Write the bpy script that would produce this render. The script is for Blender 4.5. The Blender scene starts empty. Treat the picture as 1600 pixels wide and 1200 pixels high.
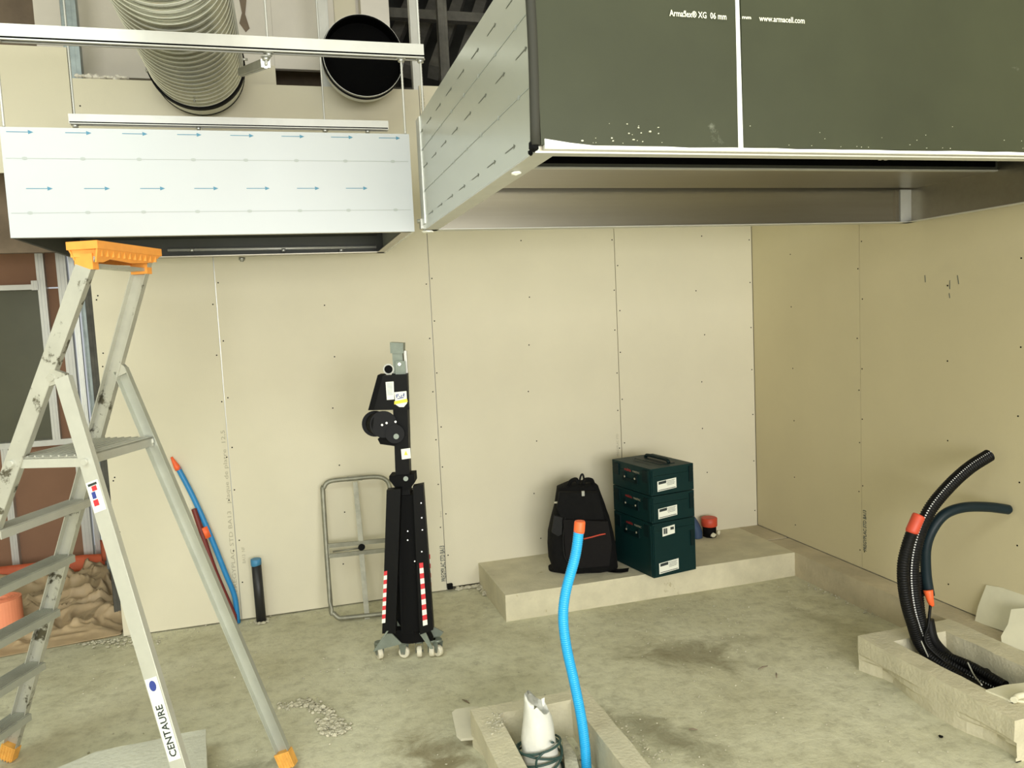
import bpy, bmesh, math, random
from mathutils import Vector as V, Matrix, noise as mn
random.seed(7)
scene = bpy.context.scene
C = scene.collection

# ------------------------------------------------------------------ camera
F_PX = 1217.848
CAM = V((-3.0367, -4.6312, 1.6616))
YAW, PITCH, ROLL = 0.2774, 0.0861, -0.0478
_f = V((math.sin(YAW)*math.cos(PITCH), math.cos(YAW)*math.cos(PITCH), -math.sin(PITCH)))
_r0 = V((math.cos(YAW), -math.sin(YAW), 0)); _u0 = _r0.cross(_f)
_r = math.cos(ROLL)*_r0 + math.sin(ROLL)*_u0
_u = -math.sin(ROLL)*_r0 + math.cos(ROLL)*_u0
cd = bpy.data.cameras.new('camera'); cam = bpy.data.objects.new('camera', cd); C.objects.link(cam)
cd.sensor_width = 36.0; cd.lens = F_PX*36.0/1600.0; cd.clip_start = 0.05; cd.clip_end = 100
cam.matrix_world = Matrix(((_r.x, _u.x, -_f.x, CAM.x), (_r.y, _u.y, -_f.y, CAM.y), (_r.z, _u.z, -_f.z, CAM.z), (0, 0, 0, 1)))
scene.camera = cam
# ------------------------------------------------------------------ light
w = bpy.data.worlds.new('world'); scene.world = w; w.use_nodes = True
w.node_tree.nodes['Background'].inputs[0].default_value = (0.93, 0.97, 1.0, 1)
w.node_tree.nodes['Background'].inputs[1].default_value = 0.8
def area(name, loc, rot, sx, sy, power, col):
    ld = bpy.data.lights.new(name, 'AREA'); ld.shape = 'RECTANGLE'; ld.size = sx; ld.size_y = sy
    ld.energy = power; ld.color = col
    o = bpy.data.objects.new(name, ld); C.objects.link(o); o.location = loc; o.rotation_euler = rot
    return o
# daylight through the big shop window behind the camera
area('window_daylight', (-2.7, -8.9, 1.75), (math.radians(90), 0, 0), 5.0, 2.1, 670, (1.0, 0.995, 0.96))
# added overhead fill light that brightens the floor
area('overhead_fill', (-4.7, -4.4, 4.12), (0, 0, 0), 3.2, 2.4, 215, (0.89, 1.0, 0.96))
vs = scene.view_settings
vs.view_transform = 'Standard'; vs.look = 'None'; vs.gamma = 1.0; vs.use_curve_mapping = False
vs.exposure = -0.45

# ------------------------------------------------------------------ pixel -> point helpers
def ray(x, y): return (x-800)/F_PX*_r - (y-600)/F_PX*_u + _f
def PA(x, y, ax, val):
    d = ray(x, y); return CAM + d*((val-CAM[ax])/d[ax])
def PP(x, y, P0, n):
    d = ray(x, y); return CAM + d*((V(P0)-CAM).dot(n)/d.dot(n))
E1 = V((math.cos(YAW), -math.sin(YAW), 0)); E2 = V((math.sin(YAW), math.cos(YAW), 0)); UP = V((0, 0, 1))

# ------------------------------------------------------------------ materials
MATS = {}
def nodes_of(m): return m.node_tree.nodes, m.node_tree.links
def mat(name, col, rough=0.6, metal=0.0, var=0.0, scale=6.0, bump=0.0, bscale=40.0, spec=0.5, coat=0.0, dark=None, dscale=30.0, dthr=0.68, aniso=None, tint2=None):
    """principled material with noise colour variation, optional dirt specks and bump"""
    m = bpy.data.materials.new(name); m.use_nodes = True
    n, l = nodes_of(m); b = n['Principled BSDF']
    b.inputs['Roughness'].default_value = rough; b.inputs['Metallic'].default_value = metal
    b.inputs['Specular IOR Level'].default_value = spec; b.inputs['Coat Weight'].default_value = coat
    tc = n.new('ShaderNodeTexCoord'); out = None
    col4 = (*col, 1)
    if var > 0 or tint2:
        nz = n.new('ShaderNodeTexNoise'); nz.inputs['Scale'].default_value = scale; nz.inputs['Detail'].default_value = 6; nz.inputs['Roughness'].default_value = 0.6
        if aniso:
            mp = n.new('ShaderNodeMapping'); mp.inputs['Scale'].default_value = aniso
            l.new(tc.outputs['Object'], mp.inputs[0]); l.new(mp.outputs[0], nz.inputs['Vector'])
        else: l.new(tc.outputs['Object'], nz.inputs['Vector'])
        cr = n.new('ShaderNodeValToRGB'); cr.color_ramp.elements[0].position = 0.3; cr.color_ramp.elements[1].position = 0.7
        a = tint2 if tint2 else tuple(c*(1-var) for c in col)
        cr.color_ramp.elements[0].color = (*a, 1)
        cr.color_ramp.elements[1].color = (*[min(1, c*(1+var*0.6)) for c in col], 1)
        l.new(nz.outputs['Fac'], cr.inputs[0]); out = cr.outputs[0]
    if dark:
        nz2 = n.new('ShaderNodeTexNoise'); nz2.inputs['Scale'].default_value = dscale; nz2.inputs['Detail'].default_value = 8; nz2.inputs['Roughness'].default_value = 0.7
        l.new(tc.outputs['Object'], nz2.inputs['Vector'])
        rp = n.new('ShaderNodeValToRGB'); rp.color_ramp.elements[0].position = dthr; rp.color_ramp.elements[1].position = dthr+0.06
        l.new(nz2.outputs['Fac'], rp.inputs[0])
        mx = n.new('ShaderNodeMix'); mx.data_type = 'RGBA'
        l.new(rp.outputs[0], mx.inputs[0])
        if out: l.new(out, mx.inputs[6])
        else: mx.inputs[6].default_value = col4
        mx.inputs[7].default_value = (*dark, 1); out = mx.outputs[2]
    if out: l.new(out, b.inputs['Base Color'])
    else: b.inputs['Base Color'].default_value = col4
    if bump > 0:
        nb = n.new('ShaderNodeTexNoise'); nb.inputs['Scale'].default_value = bscale; nb.inputs['Detail'].default_value = 7
        l.new(tc.outputs['Object'], nb.inputs['Vector'])
        bp = n.new('ShaderNodeBump'); bp.inputs['Strength'].default_value = bump; bp.inputs['Distance'].default_value = 0.01
        l.new(nb.outputs['Fac'], bp.inputs['Height']); l.new(bp.outputs[0], b.inputs['Normal'])
    MATS[name] = m; return m

mat('board', (0.665, 0.62, 0.475), 0.85, var=0.05, scale=1.2, bump=0.05, bscale=150)
mat('board_bounce_tint', (0.63, 0.56, 0.36), 0.85, var=0.05, scale=1.2, bump=0.05, bscale=150)  # same board with the right wall's warm bounce light put into its colour
mat('board_edge', (0.75, 0.72, 0.62), 0.9)
mat('brownboard', (0.25, 0.135, 0.08), 0.9, var=0.12, scale=1.5)
mat('greenpanel', (0.08, 0.08, 0.048), 0.35, var=0.15, scale=2)
mat('plasterwall', (0.72, 0.68, 0.60), 0.9, var=0.06, scale=3, bump=0.1)
mat('roughbrown', (0.22, 0.17, 0.12), 0.95, var=0.3, scale=4)
mat('ceilingwhite', (0.62, 0.60, 0.54), 0.9, var=0.05)
mat('dullwall', (0.55, 0.52, 0.42), 0.9, var=0.05)
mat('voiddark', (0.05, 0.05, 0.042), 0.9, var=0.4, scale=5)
mat('joist', (0.10, 0.095, 0.08), 0.85, var=0.4, scale=8)
mat('concrete_grey', (0.60, 0.60, 0.50), 0.92, var=0.10, scale=6, bump=0.35, bscale=60)
mat('concrete', (0.60, 0.555, 0.40), 0.92, var=0.14, scale=7, bump=0.35, bscale=70, dark=(0.42, 0.37, 0.235), dscale=9, dthr=0.64)
mat('concrete_dark', (0.52, 0.45, 0.31), 0.92, var=0.2, scale=5, bump=0.4, bscale=60)
mat('rubble', (0.52, 0.49, 0.37), 0.95, var=0.3, scale=30, bump=0.4, bscale=90)
mat('galv', (0.62, 0.63, 0.60), 0.38, metal=0.75, var=0.12, scale=25, aniso=(1, 1, 0.2))
mat('galv_bright', (0.58, 0.58, 0.54), 0.42, metal=0.35, var=0.06, scale=12)
mat('galv_dull', (0.27, 0.31, 0.31), 0.45, metal=0.6, var=0.25, scale=14)
mat('spiral', (0.56, 0.57, 0.48), 0.25, metal=0.7, var=0.12, scale=16)
mat('seam', (0.92, 0.93, 0.86), 0.25, metal=0.35)
mat('film', (0.485, 0.51, 0.53), 0.38, metal=0.0, var=0.015, scale=2, spec=0.35)
mat('film_side', (0.52, 0.545, 0.49), 0.24, metal=0.30, var=0.03, scale=2)
mat('stainless', (0.36, 0.335, 0.27), 0.30, metal=0.95, var=0.06, scale=4, aniso=(0.3, 8, 8))
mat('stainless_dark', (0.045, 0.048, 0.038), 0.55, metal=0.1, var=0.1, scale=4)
mat('blackmetal', (0.005, 0.005, 0.005), 0.5, spec=0.12)
mat('black', (0.004, 0.004, 0.004), 0.7, spec=0.1)
mat('gap', (0.004, 0.004, 0.004), 1.0, spec=0.0)
mat('insulation', (0.040, 0.045, 0.024), 0.50, var=0.22, scale=1.6, spec=0.28, dark=(0.16, 0.17, 0.13), dscale=3.4, dthr=0.66, bump=0.03, bscale=30)
mat('foam_edge', (0.03, 0.03, 0.022), 0.8)
mat('seal', (0.93, 0.93, 0.88), 0.5)
mat('print_blue', (0.05, 0.20, 0.31), 0.5)
mat('print_grey', (0.36, 0.39, 0.38), 0.5)
mat('print_dark', (0.13, 0.14, 0.12), 0.5)
mat('print_light', (0.80, 0.80, 0.62), 0.5)
mat('print_faint', (0.40, 0.37, 0.27), 0.9)
mat('alu', (0.52, 0.515, 0.45), 0.40, metal=0.55, var=0.1, scale=9, dark=(0.10, 0.09, 0.06), dscale=11, dthr=0.56)
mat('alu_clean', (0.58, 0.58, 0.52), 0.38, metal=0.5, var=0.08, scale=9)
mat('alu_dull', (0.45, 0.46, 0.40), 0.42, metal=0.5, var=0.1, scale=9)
mat('orange', (0.83, 0.33, 0.055), 0.5, var=0.1, scale=20)
mat('orange_foot', (0.72, 0.36, 0.07), 0.6, var=0.2, scale=30)
mat('orange_band', (0.85, 0.21, 0.09), 0.55, var=0.08, scale=8)
mat('orange_roll', (0.92, 0.32, 0.17), 0.6, var=0.06, scale=8)
mat('tape', (0.90, 0.14, 0.035), 0.5, var=0.1, scale=25)
mat('tape_dark', (0.60, 0.07, 0.03), 0.5, var=0.1, scale=25)
mat('blue_conduit', (0.015, 0.38, 0.78), 0.4, var=0.06, scale=20)
mat('blue_pipe', (0.02, 0.22, 0.50), 0.4, var=0.08, scale=20)
mat('blue_cap', (0.05, 0.22, 0.40), 0.5)
mat('blue_dark', (0.03, 0.06, 0.13), 0.5)
mat('teal', (0.006, 0.016, 0.022), 0.45, spec=0.25, var=0.15, scale=10)
mat('redpipe', (0.16, 0.02, 0.015), 0.5, var=0.1, scale=12)
mat('corrug_black', (0.005, 0.005, 0.005), 0.5, spec=0.18)
mat('stripe', (0.72, 0.72, 0.70), 0.6)
mat('blackpipe', (0.015, 0.015, 0.015), 0.5, dark=(0.4, 0.4, 0.34), dscale=22, dthr=0.70)
mat('case', (0.003, 0.022, 0.022), 0.5, spec=0.2, var=0.08, scale=12)
mat('case_dark', (0.002, 0.012, 0.013), 0.5, spec=0.2)
mat('sticker', (0.80, 0.81, 0.72), 0.5)
mat('sticker_ink', (0.02, 0.03, 0.03), 0.6)
mat('ink_blue', (0.03, 0.05, 0.25), 0.6)
mat('ink_yellow', (0.85, 0.65, 0.06), 0.6)
mat('red', (0.62, 0.03, 0.04), 0.45)
mat('red_logo', (0.45, 0.03, 0.03), 0.45)
mat('fabric', (0.005, 0.005, 0.005), 0.9, spec=0.2, var=0.3, scale=40, bump=0.2, bscale=200)
mat('fabric_grey', (0.018, 0.018, 0.018), 0.8, spec=0.2, var=0.2, scale=60)
mat('fabric_soft', (0.007, 0.006, 0.006), 0.85, spec=0.2, var=0.2, scale=60)
mat('red_trim', (0.50, 0.05, 0.02), 0.6)
mat('greyplate', (0.20, 0.23, 0.19), 0.5, metal=0.3, var=0.15, scale=30)
mat('wheel', (0.68, 0.64, 0.50), 0.5, var=0.1, scale=40)
mat('chrome', (0.36, 0.36, 0.32), 0.35, metal=0.8)
mat('tubesteel', (0.27, 0.265, 0.205), 0.5, metal=0.5, var=0.25, scale=18)
mat('whitebag', (0.68, 0.67, 0.60), 0.45, var=0.05, scale=12, bump=0.3, bscale=22)
mat('greenwire', (0.025, 0.06, 0.05), 0.5)
mat('dustsheet', (0.80, 0.63, 0.40), 0.45, var=0.12, scale=6, bump=0.25, bscale=12)
mat('whiteplate', (0.60, 0.57, 0.44), 0.7, var=0.06, scale=9)
mat('wire', (0.35, 0.35, 0.30), 0.5)
mat('ivory', (0.70, 0.67, 0.50), 0.85, var=0.06, scale=10)

def floor_material():
    m = bpy.data.materials.new('floor_dusty_concrete'); m.use_nodes = True
    n, l = nodes_of(m); b = n['Principled BSDF']; b.inputs['Roughness'].default_value = 0.93; b.inputs['Specular IOR Level'].default_value = 0.25
    tc = n.new('ShaderNodeTexCoord')
    def nz(scale, detail=8, rough=0.6, dist=0.0):
        t = n.new('ShaderNodeTexNoise'); t.inputs['Scale'].default_value = scale; t.inputs['Detail'].default_value = detail
        t.inputs['Roughness'].default_value = rough; t.inputs['Distortion'].default_value = dist
        l.new(tc.outputs['Object'], t.inputs['Vector']); return t
    def ramp(src, stops):
        r = n.new('ShaderNodeValToRGB'); e = r.color_ramp.elements
        e[0].position, e[0].color = stops[0][0], (*stops[0][1], 1); e[1].position, e[1].color = stops[-1][0], (*stops[-1][1], 1)
        for p, c in stops[1:-1]:
            k = e.new(p); k.color = (*c, 1)
        l.new(src, r.inputs[0]); return r
    base = ramp(nz(1.3, 9, 0.62, 0.4).outputs['Fac'], [(0.25, (0.45, 0.42, 0.275)), (0.5, (0.62, 0.60, 0.435)), (0.75, (0.72, 0.705, 0.54))])
    fine = ramp(nz(14, 9, 0.7).outputs['Fac'], [(0.3, (0.72, 0.71, 0.69)), (0.5, (0.97, 0.97, 0.97)), (0.75, (1.1, 1.1, 1.09))])
    mul = n.new('ShaderNodeMix'); mul.data_type = 'RGBA'; mul.blend_type = 'MULTIPLY'; mul.inputs[0].default_value = 1
    l.new(base.outputs[0], mul.inputs[6]); l.new(fine.outputs[0], mul.inputs[7])
    prev = mul.outputs[2]
    # damp stains with a shape of their own, and a dark patch right of the slab: (centre, radii, colour, strength)
    for (cx, cy, rx, ry, rot, col, st) in [(-1.27, -1.36, 0.36, 0.20, -0.5, (0.17, 0.145, 0.075), 0.62), (-0.98, -1.30, 0.22, 0.10, -0.2, (0.19, 0.165, 0.09), 0.4), (-1.72, -1.95, 0.36, 0.13, -1.1, (0.20, 0.185, 0.11), 0.72),
                                           (-2.60, -1.84, 0.20, 0.30, 0.1, (0.21, 0.175, 0.09), 0.85), (-3.33, -1.62, 0.16, 0.10, 0.2, (0.16, 0.15, 0.10), 0.6), (-0.45, -1.2, 0.3, 0.08, -1.2, (0.25, 0.22, 0.13), 0.4)]:
        mp = n.new('ShaderNodeMapping'); mp.vector_type = 'TEXTURE'
        mp.inputs['Location'].default_value = (cx, cy, 0); mp.inputs['Rotation'].default_value = (0, 0, rot); mp.inputs['Scale'].default_value = (rx, ry, 1)
        l.new(tc.outputs['Object'], mp.inputs[0])
        ln = n.new('ShaderNodeVectorMath'); ln.operation = 'LENGTH'; l.new(mp.outputs[0], ln.inputs[0])
        wob = n.new('ShaderNodeMath'); wob.operation = 'MULTIPLY_ADD'; l.new(nz(6.5, 8, 0.65, 0.8).outputs['Fac'], wob.inputs[0]); wob.inputs[1].default_value = 2.2
        l.new(ln.outputs['Value'], wob.inputs[2])
        rp = n.new('ShaderNodeMapRange'); rp.inputs['From Min'].default_value = 1.2; rp.inputs['From Max'].default_value = 2.25
        rp.inputs['To Min'].default_value = st; rp.inputs['To Max'].default_value = 0; rp.interpolation_type = 'SMOOTHSTEP'
        l.new(wob.outputs[0], rp.inputs['Value'])
        mx = n.new('ShaderNodeMix'); mx.data_type = 'RGBA'; l.new(rp.outputs[0], mx.inputs[0]); l.new(prev, mx.inputs[6]); mx.inputs[7].default_value = (*col, 1)
        prev = mx.outputs[2]
    l.new(prev, b.inputs['Base Color'])
    bp = n.new('ShaderNodeBump'); bp.inputs['Strength'].default_value = 0.5; bp.inputs['Distance'].default_value = 0.012
    l.new(nz(28, 9, 0.7).outputs['Fac'], bp.inputs['Height']); l.new(bp.outputs[0], b.inputs['Normal'])
    MATS['floor'] = m
floor_material()

# ------------------------------------------------------------------ mesh helpers (world coordinates)
def NB(): return bmesh.new()
def obox(bm, c, ax, ay, az, mi=0):
    """oriented box: centre and three half-extent vectors"""
    c, ax, ay, az = V(c), V(ax), V(ay), V(az); vs_ = []
    for sx, sy, sz in ((-1,-1,-1),(1,-1,-1),(1,1,-1),(-1,1,-1),(-1,-1,1),(1,-1,1),(1,1,1),(-1,1,1)):
        vs_.append(bm.verts.new(c+sx*ax+sy*ay+sz*az))
    for q in ((0,3,2,1),(4,5,6,7),(0,1,5,4),(1,2,6,5),(2,3,7,6),(3,0,4,7)):
        f = bm.faces.new([vs_[i] for i in q]); f.material_index = mi
    return vs_
def box(bm, x0, x1, y0, y1, z0, z1, mi=0):
    return obox(bm, ((x0+x1)/2, (y0+y1)/2, (z0+z1)/2), ((x1-x0)/2, 0, 0), (0, (y1-y0)/2, 0), (0, 0, (z1-z0)/2), mi)
def beam(bm, a, b, wdir, wid, dep, mi=0):
    """box from a to b, wid across wdir, dep across the third direction"""
    a, b = V(a), V(b); d = (b-a); L = d.length; d.normalize()
    wd = V(wdir); wd = (wd - d*wd.dot(d)).normalized(); nd = d.cross(wd)
    return obox(bm, (a+b)/2, d*L/2, wd*wid/2, nd*dep/2, mi)
def bevel(bm, off, seg=2, ang=0.5):
    es = [e for e in bm.edges if len(e.link_faces) == 2 and e.calc_face_angle(0) > ang]
    bmesh.ops.bevel(bm, geom=es, offset=off, segments=seg, affect='EDGES', profile=0.6)
def prism(bm, pts, ext, mi=0):
    """polygon of points extruded by vector ext"""
    ext = V(ext); a = [bm.verts.new(V(p)) for p in pts]; b = [bm.verts.new(V(p)+ext) for p in pts]; n = len(pts)
    fs = [bm.faces.new(a[::-1]), bm.faces.new(b)]
    for i in range(n): fs.append(bm.faces.new((a[i], a[(i+1) % n], b[(i+1) % n], b[i])))
    for f in fs: f.material_index = mi
    return a+b
def spline(pts, n=12):
    P = [V(p) for p in pts]; P = [2*P[0]-P[1]]+P+[2*P[-1]-P[-2]]; out = []
    for i in range(1, len(P)-2):
        a, b, c, d = P[i-1:i+3]
        for k in range(n):
            t = k/n
            out.append(0.5*((2*b)+(c-a)*t+(2*a-5*b+4*c-d)*t*t+(3*b-a-3*c+d)*t**3))
    out.append(P[-2]); return out
def resample(pts, step):
    L = [0]
    for a, b in zip(pts, pts[1:]): L.append(L[-1]+(b-a).length)
    n = max(2, int(L[-1]/step)); out = []; j = 0
    for i in range(n+1):
        s = L[-1]*i/n
        while j < len(L)-2 and L[j+1] < s: j += 1
        t = (s-L[j])/max(1e-9, L[j+1]-L[j]); out.append(pts[j].lerp(pts[j+1], min(1, t)))
    return out
def tube(bm, pts, rad, seg=12, caps=True, closed=False, mi=0, mifun=None, up=None):
    """sweep a circle along pts; rad: number or function(i)"""
    pts = [V(p) for p in pts]; n = len(pts); rings = []
    t0 = (pts[1]-pts[0]).normalized()
    nrm = V(up) if up else (V((0, 0, 1)) if abs(t0.z) < 0.9 else V((1, 0, 0)))
    for i in range(n):
        if closed: t = (pts[(i+1) % n]-pts[i-1]).normalized()
        else: t = (pts[min(n-1, i+1)]-pts[max(0, i-1)]).normalized()
        nrm = (nrm-t*nrm.dot(t)).normalized(); bi = t.cross(nrm)
        r = rad(i) if callable(rad) else rad
        rings.append([bm.verts.new(pts[i]+r*(math.cos(2*math.pi*k/seg)*nrm+math.sin(2*math.pi*k/seg)*bi)) for k in range(seg)])
    for i in range(n if closed else n-1):
        A, B = rings[i], rings[(i+1) % n]
        for k in range(seg):
            f = bm.faces.new((A[k], A[(k+1) % seg], B[(k+1) % seg], B[k])); f.smooth = True
            f.material_index = mifun(i, k) if mifun else mi
    if caps and not closed:
        f = bm.faces.new(rings[0][::-1]); f.material_index = mi
        f = bm.faces.new(rings[-1]); f.material_index = mi
    return rings
def cyl(bm, a, b, r, seg=16, mi=0): return tube(bm, [a, b], r, seg, True, mi=mi)
def disc_ring(bm, c, axis, r0, r1, th, seg=32, mi=0):
    """flat ring (washer) with thickness"""
    c, axis = V(c), V(axis).normalized(); u = axis.orthogonal().normalized(); v = axis.cross(u); R = []
    for (r, h) in ((r0, 0), (r1, 0), (r1, th), (r0, th)):
        R.append([bm.verts.new(c+axis*h+r*(math.cos(2*math.pi*k/seg)*u+math.sin(2*math.pi*k/seg)*v)) for k in range(seg)])
    for j in range(4):
        A, B = R[j], R[(j+1) % 4]
        for k in range(seg):
            f = bm.faces.new((A[k], A[(k+1) % seg], B[(k+1) % seg], B[k])); f.material_index = mi
def chunk(bm, c, r, squash=0.7, mi=0, rnd=random):
    ret = bmesh.ops.create_icosphere(bm, subdivisions=1, radius=r)
    s = V((rnd.uniform(.7, 1.3), rnd.uniform(.7, 1.3), squash*rnd.uniform(.7, 1.2))); a = rnd.uniform(0, 6.3)
    rot = Matrix.Rotation(a, 3, 'Z')
    for v in ret['verts']:
        k = rnd.uniform(.75, 1.2); p = rot @ V((v.co.x*s.x*k, v.co.y*s.y*k, v.co.z*s.z*k)); v.co = p+V(c)
def grid_surface(bm, nx, ny, fn, mi=0, smooth=True):
    vv = [[bm.verts.new(fn(i/nx, j/ny)) for j in range(ny+1)] for i in range(nx+1)]
    for i in range(nx):
        for j in range(ny):
            f = bm.faces.new((vv[i][j], vv[i+1][j], vv[i+1][j+1], vv[i][j+1])); f.smooth = smooth; f.material_index = mi
    return vv
def roughen(bm, amp, scale=8.0, cuts=0):
    if cuts: bmesh.ops.subdivide_edges(bm, edges=bm.edges[:], cuts=cuts, use_grid_fill=True)
    for v in bm.verts:
        v.co += amp*mn.noise_vector(v.co*scale)

def root_loc(p):
    while p.parent: p = p.parent
    return p.location.copy()
def link(name, bm, mats, parent=None, kind=None, label=None, recalc=True, base=None, smooth=None):
    if recalc: bmesh.ops.recalc_face_normals(bm, faces=bm.faces[:])
    me = bpy.data.meshes.new(name); 
    if parent: off = root_loc(parent)
    else:
        if base is None:
            xs = [v.co for v in bm.verts]
            off = V(((min(v.x for v in xs)+max(v.x for v in xs))/2, (min(v.y for v in xs)+max(v.y for v in xs))/2, min(v.z for v in xs)))
        else: off = V(base)
    bmesh.ops.translate(bm, verts=bm.verts[:], vec=-off)
    if smooth:
        for f in bm.faces: f.smooth = True
    bm.to_mesh(me); bm.free()
    for m in (mats if isinstance(mats, (list, tuple)) else [mats]): me.materials.append(MATS[m])
    o = bpy.data.objects.new(name, me); C.objects.link(o)
    if parent: o.parent = parent
    else: o.location = off
    if kind: o['kind'] = kind
    if label: o['label'] = label
    return o
def thing(name, label, cat, loc, group=None, kind=None):
    o = bpy.data.objects.new(name, None); C.objects.link(o); o.location = V(loc); o.empty_display_size = 0.1
    if kind: o['kind'] = kind
    if label: o['label'] = label
    if cat: o['category'] = cat
    if group: o['group'] = group
    return o
def tag(o, label, cat, group=None, kind=None):
    o['label'] = label; o['category'] = cat
    if group: o['group'] = group
    if kind: o['kind'] = kind
    return o
def P1(name, mats, parent, fn, *a, **k):
    """one part from one mesh function call"""
    kw = {q: k.pop(q) for q in ('kind', 'label', 'smooth') if q in k}
    bm = NB(); fn(bm, *a, **k); return link(name, bm, mats, parent, **kw)
def text(name, s, size, origin, xdir, ydir, material, parent, label=None, lift=0.0012, sx=1.0, spacing=1.0, bold=0.0):
    """flat lettering: origin is the left end of the base line"""
    cu = bpy.data.curves.new('lettering', 'FONT'); cu.body = s; cu.size = size; cu.space_character = spacing; cu.resolution_u = 2; cu.offset = bold
    tmp = bpy.data.objects.new('lettering', cu); C.objects.link(tmp)
    dg = bpy.context.evaluated_depsgraph_get(); me = bpy.data.meshes.new_from_object(tmp.evaluated_get(dg))
    bpy.data.objects.remove(tmp)
    X, Y = V(xdir).normalized(), V(ydir).normalized(); N = X.cross(Y); off = root_loc(parent)
    for v in me.vertices:
        v.co = V(origin)+X*v.co.x*sx+Y*v.co.y+N*lift-off
    me.materials.clear(); me.materials.append(MATS[material]); me.name = name
    o = bpy.data.objects.new(name, me); C.objects.link(o); o.parent = parent
    if label: o['label'] = label
    return o

# ================================================================== SETTING
bm = NB()
def floor_fn(u, v):
    x = -8+u*8.2; y = -9+v*11.2
    return V((x, y, 0.004*mn.noise(V((x*3, y*3, 0)))-0.004))
grid_surface(bm, 110, 140, floor_fn)
o = link('floor', bm, 'floor', base=(0, 0, 0)); o['kind'] = 'structure'
def struct(name, mats, x0, x1, y0, y1, z0, z1):
    bm = NB(); box(bm, x0, x1, y0, y1, z0, z1); o = link(name, bm, mats); o['kind'] = 'structure'; return o
struct('ceiling', 'ceilingwhite', -8.1, 0.2, -9, 2.3, 4.2, 4.3)
wf = thing('wall_front', None, None, (-4, -9, 0), kind='structure')
for a_ in ((-8.0, -5.3, 0, 4.2), (-0.1, 0.0, 0, 4.2), (-5.3, -0.1, 0, 0.65), (-5.3, -0.1, 2.85, 4.2)):
    bm = NB(); box(bm, a_[0], a_[1], -9.1, -9.0, a_[2], a_[3]); link('wall_pier', bm, 'dullwall', wf)
struct('wall_left', 'dullwall', -8.1, -8.0, -9, 2.3, 0, 4.2)

BX = -2.198; T = 0.0125
# ---- back wall: plasterboards on studs
wb = thing('wall_back', None, None, (-2, 0, 0), kind='structure')
def board(parent, x0, x1, z0, z1, y=0.0, m='board', rag=False):
    bm = NB(); box(bm, x0+0.0022, x1-0.0022, y, y+T, z0, z1); return link('plasterboard', bm, m, parent)
board(wb, -4.021, BX-1.2, 0.004, 3.006)
board(wb, BX-1.2, BX, 0.004, 3.006)
board(wb, BX, BX+1.2, 0.02, 3.03)
board(wb, BX+1.2, -0.001, 0.02, 3.03)
board(wb, -5.4, -4.028, 2.52, 3.16)
# screw heads: joined (about three pixels each)
bm = NB(); rs = random.Random(3)
def screw(bm, x, z): cyl(bm, (x, 0.0005, z), (x, -0.0012, z), 0.0042, 6)
for jx in (BX-1.2, BX, BX+1.2):
    for s in (-1, 1):
        z = 0.12+0.1*(s > 0)
        while z < 2.95:
            screw(bm, jx+s*rs.uniform(0.012, 0.022), z); z += rs.uniform(0.24, 0.33)
for jx in (BX-1.8, BX-0.6, BX+0.6, BX+1.8, -0.02, -3.99):
    z = 0.25
    while z < 2.95:
        screw(bm, jx+rs.uniform(-0.03, 0.03)*(jx < -0.1 and jx > -3.9), z); z += rs.uniform(0.28, 0.36)
link('screw_heads', bm, 'gap', wb, kind='stuff')
# studs behind the boards (visible above their top edge and in the joints)
def stud(parent, x, y0, z0, z1, m, wdt=0.05, dep=0.05):
    bm = NB(); box(bm, x-wdt/2, x+wdt/2, y0, y0+0.0015, z0, z1)
    box(bm, x-wdt/2, x-wdt/2+0.0015, y0, y0+dep, z0, z1); box(bm, x+wdt/2-0.0015, x+wdt/2, y0, y0+dep, z0, z1)
    for k in (-0.012, 0.012): box(bm, x+k-0.002, x+k+0.002, y0-0.0015, y0, z0, z1)
    return link('stud', bm, m, parent)
YS = T+0.002
stud(wb, -4.008, YS, 2.9, 4.2, 'galv_dull', 0.075)
stud(wb, -3.985, YS, 0, 2.9, 'galv', 0.06)
stud(wb, BX-1.2, YS, 0, 3.0, 'galv')
stud(wb, -2.715, YS, 0, 4.2, 'galv_bright', 0.055)
stud(wb, BX, YS, 0, 4.2, 'galv_bright', 0.055)
stud(wb, BX+1.2, YS, 0, 4.2, 'galv')
stud(wb, -1.99, 0.20, 2.9, 4.2, 'joist', 0.06)
text('printed_text', 'PREGYPLAC STD BA13', 0.040, PA(697, 908, 1, 0), (0, 0, 1), (-1, 0, 0), 'print_dark', wb, label='black stamped lettering', lift=0.001, sx=0.57, bold=0.0012)
text('printed_text', 'Bruce', 0.016, PA(690, 808, 1, 0), (0, 0, 1), (-1, 0, 0), 'print_faint', wb, lift=0.001)
text('printed_text', 'PREGYPLAC STD BA13   plaque de platre  12,5', 0.030, PA(371, 925, 1, 0), (0, 0, 1), (-1, 0, 0), 'print_faint', wb, lift=0.001, sx=1.6)
text('printed_text', 'BA13  NF', 0.024, PA(384, 880, 1, 0), (0, 0, 1), (-1, 0, 0), 'print_faint', wb, lift=0.001)
text('printed_text', 'PREGY', 0.030, PA(664, 172, 1, 0), (0, 0, 1), (-1, 0, 0), 'print_faint', wb, lift=0.001)
text('printed_text', 'PREGYPLAC STD', 0.02, PA(967, 713, 1, 0), (0, 0, 1), (-1, 0, 0), 'print_faint', wb, lift=0.001)

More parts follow.
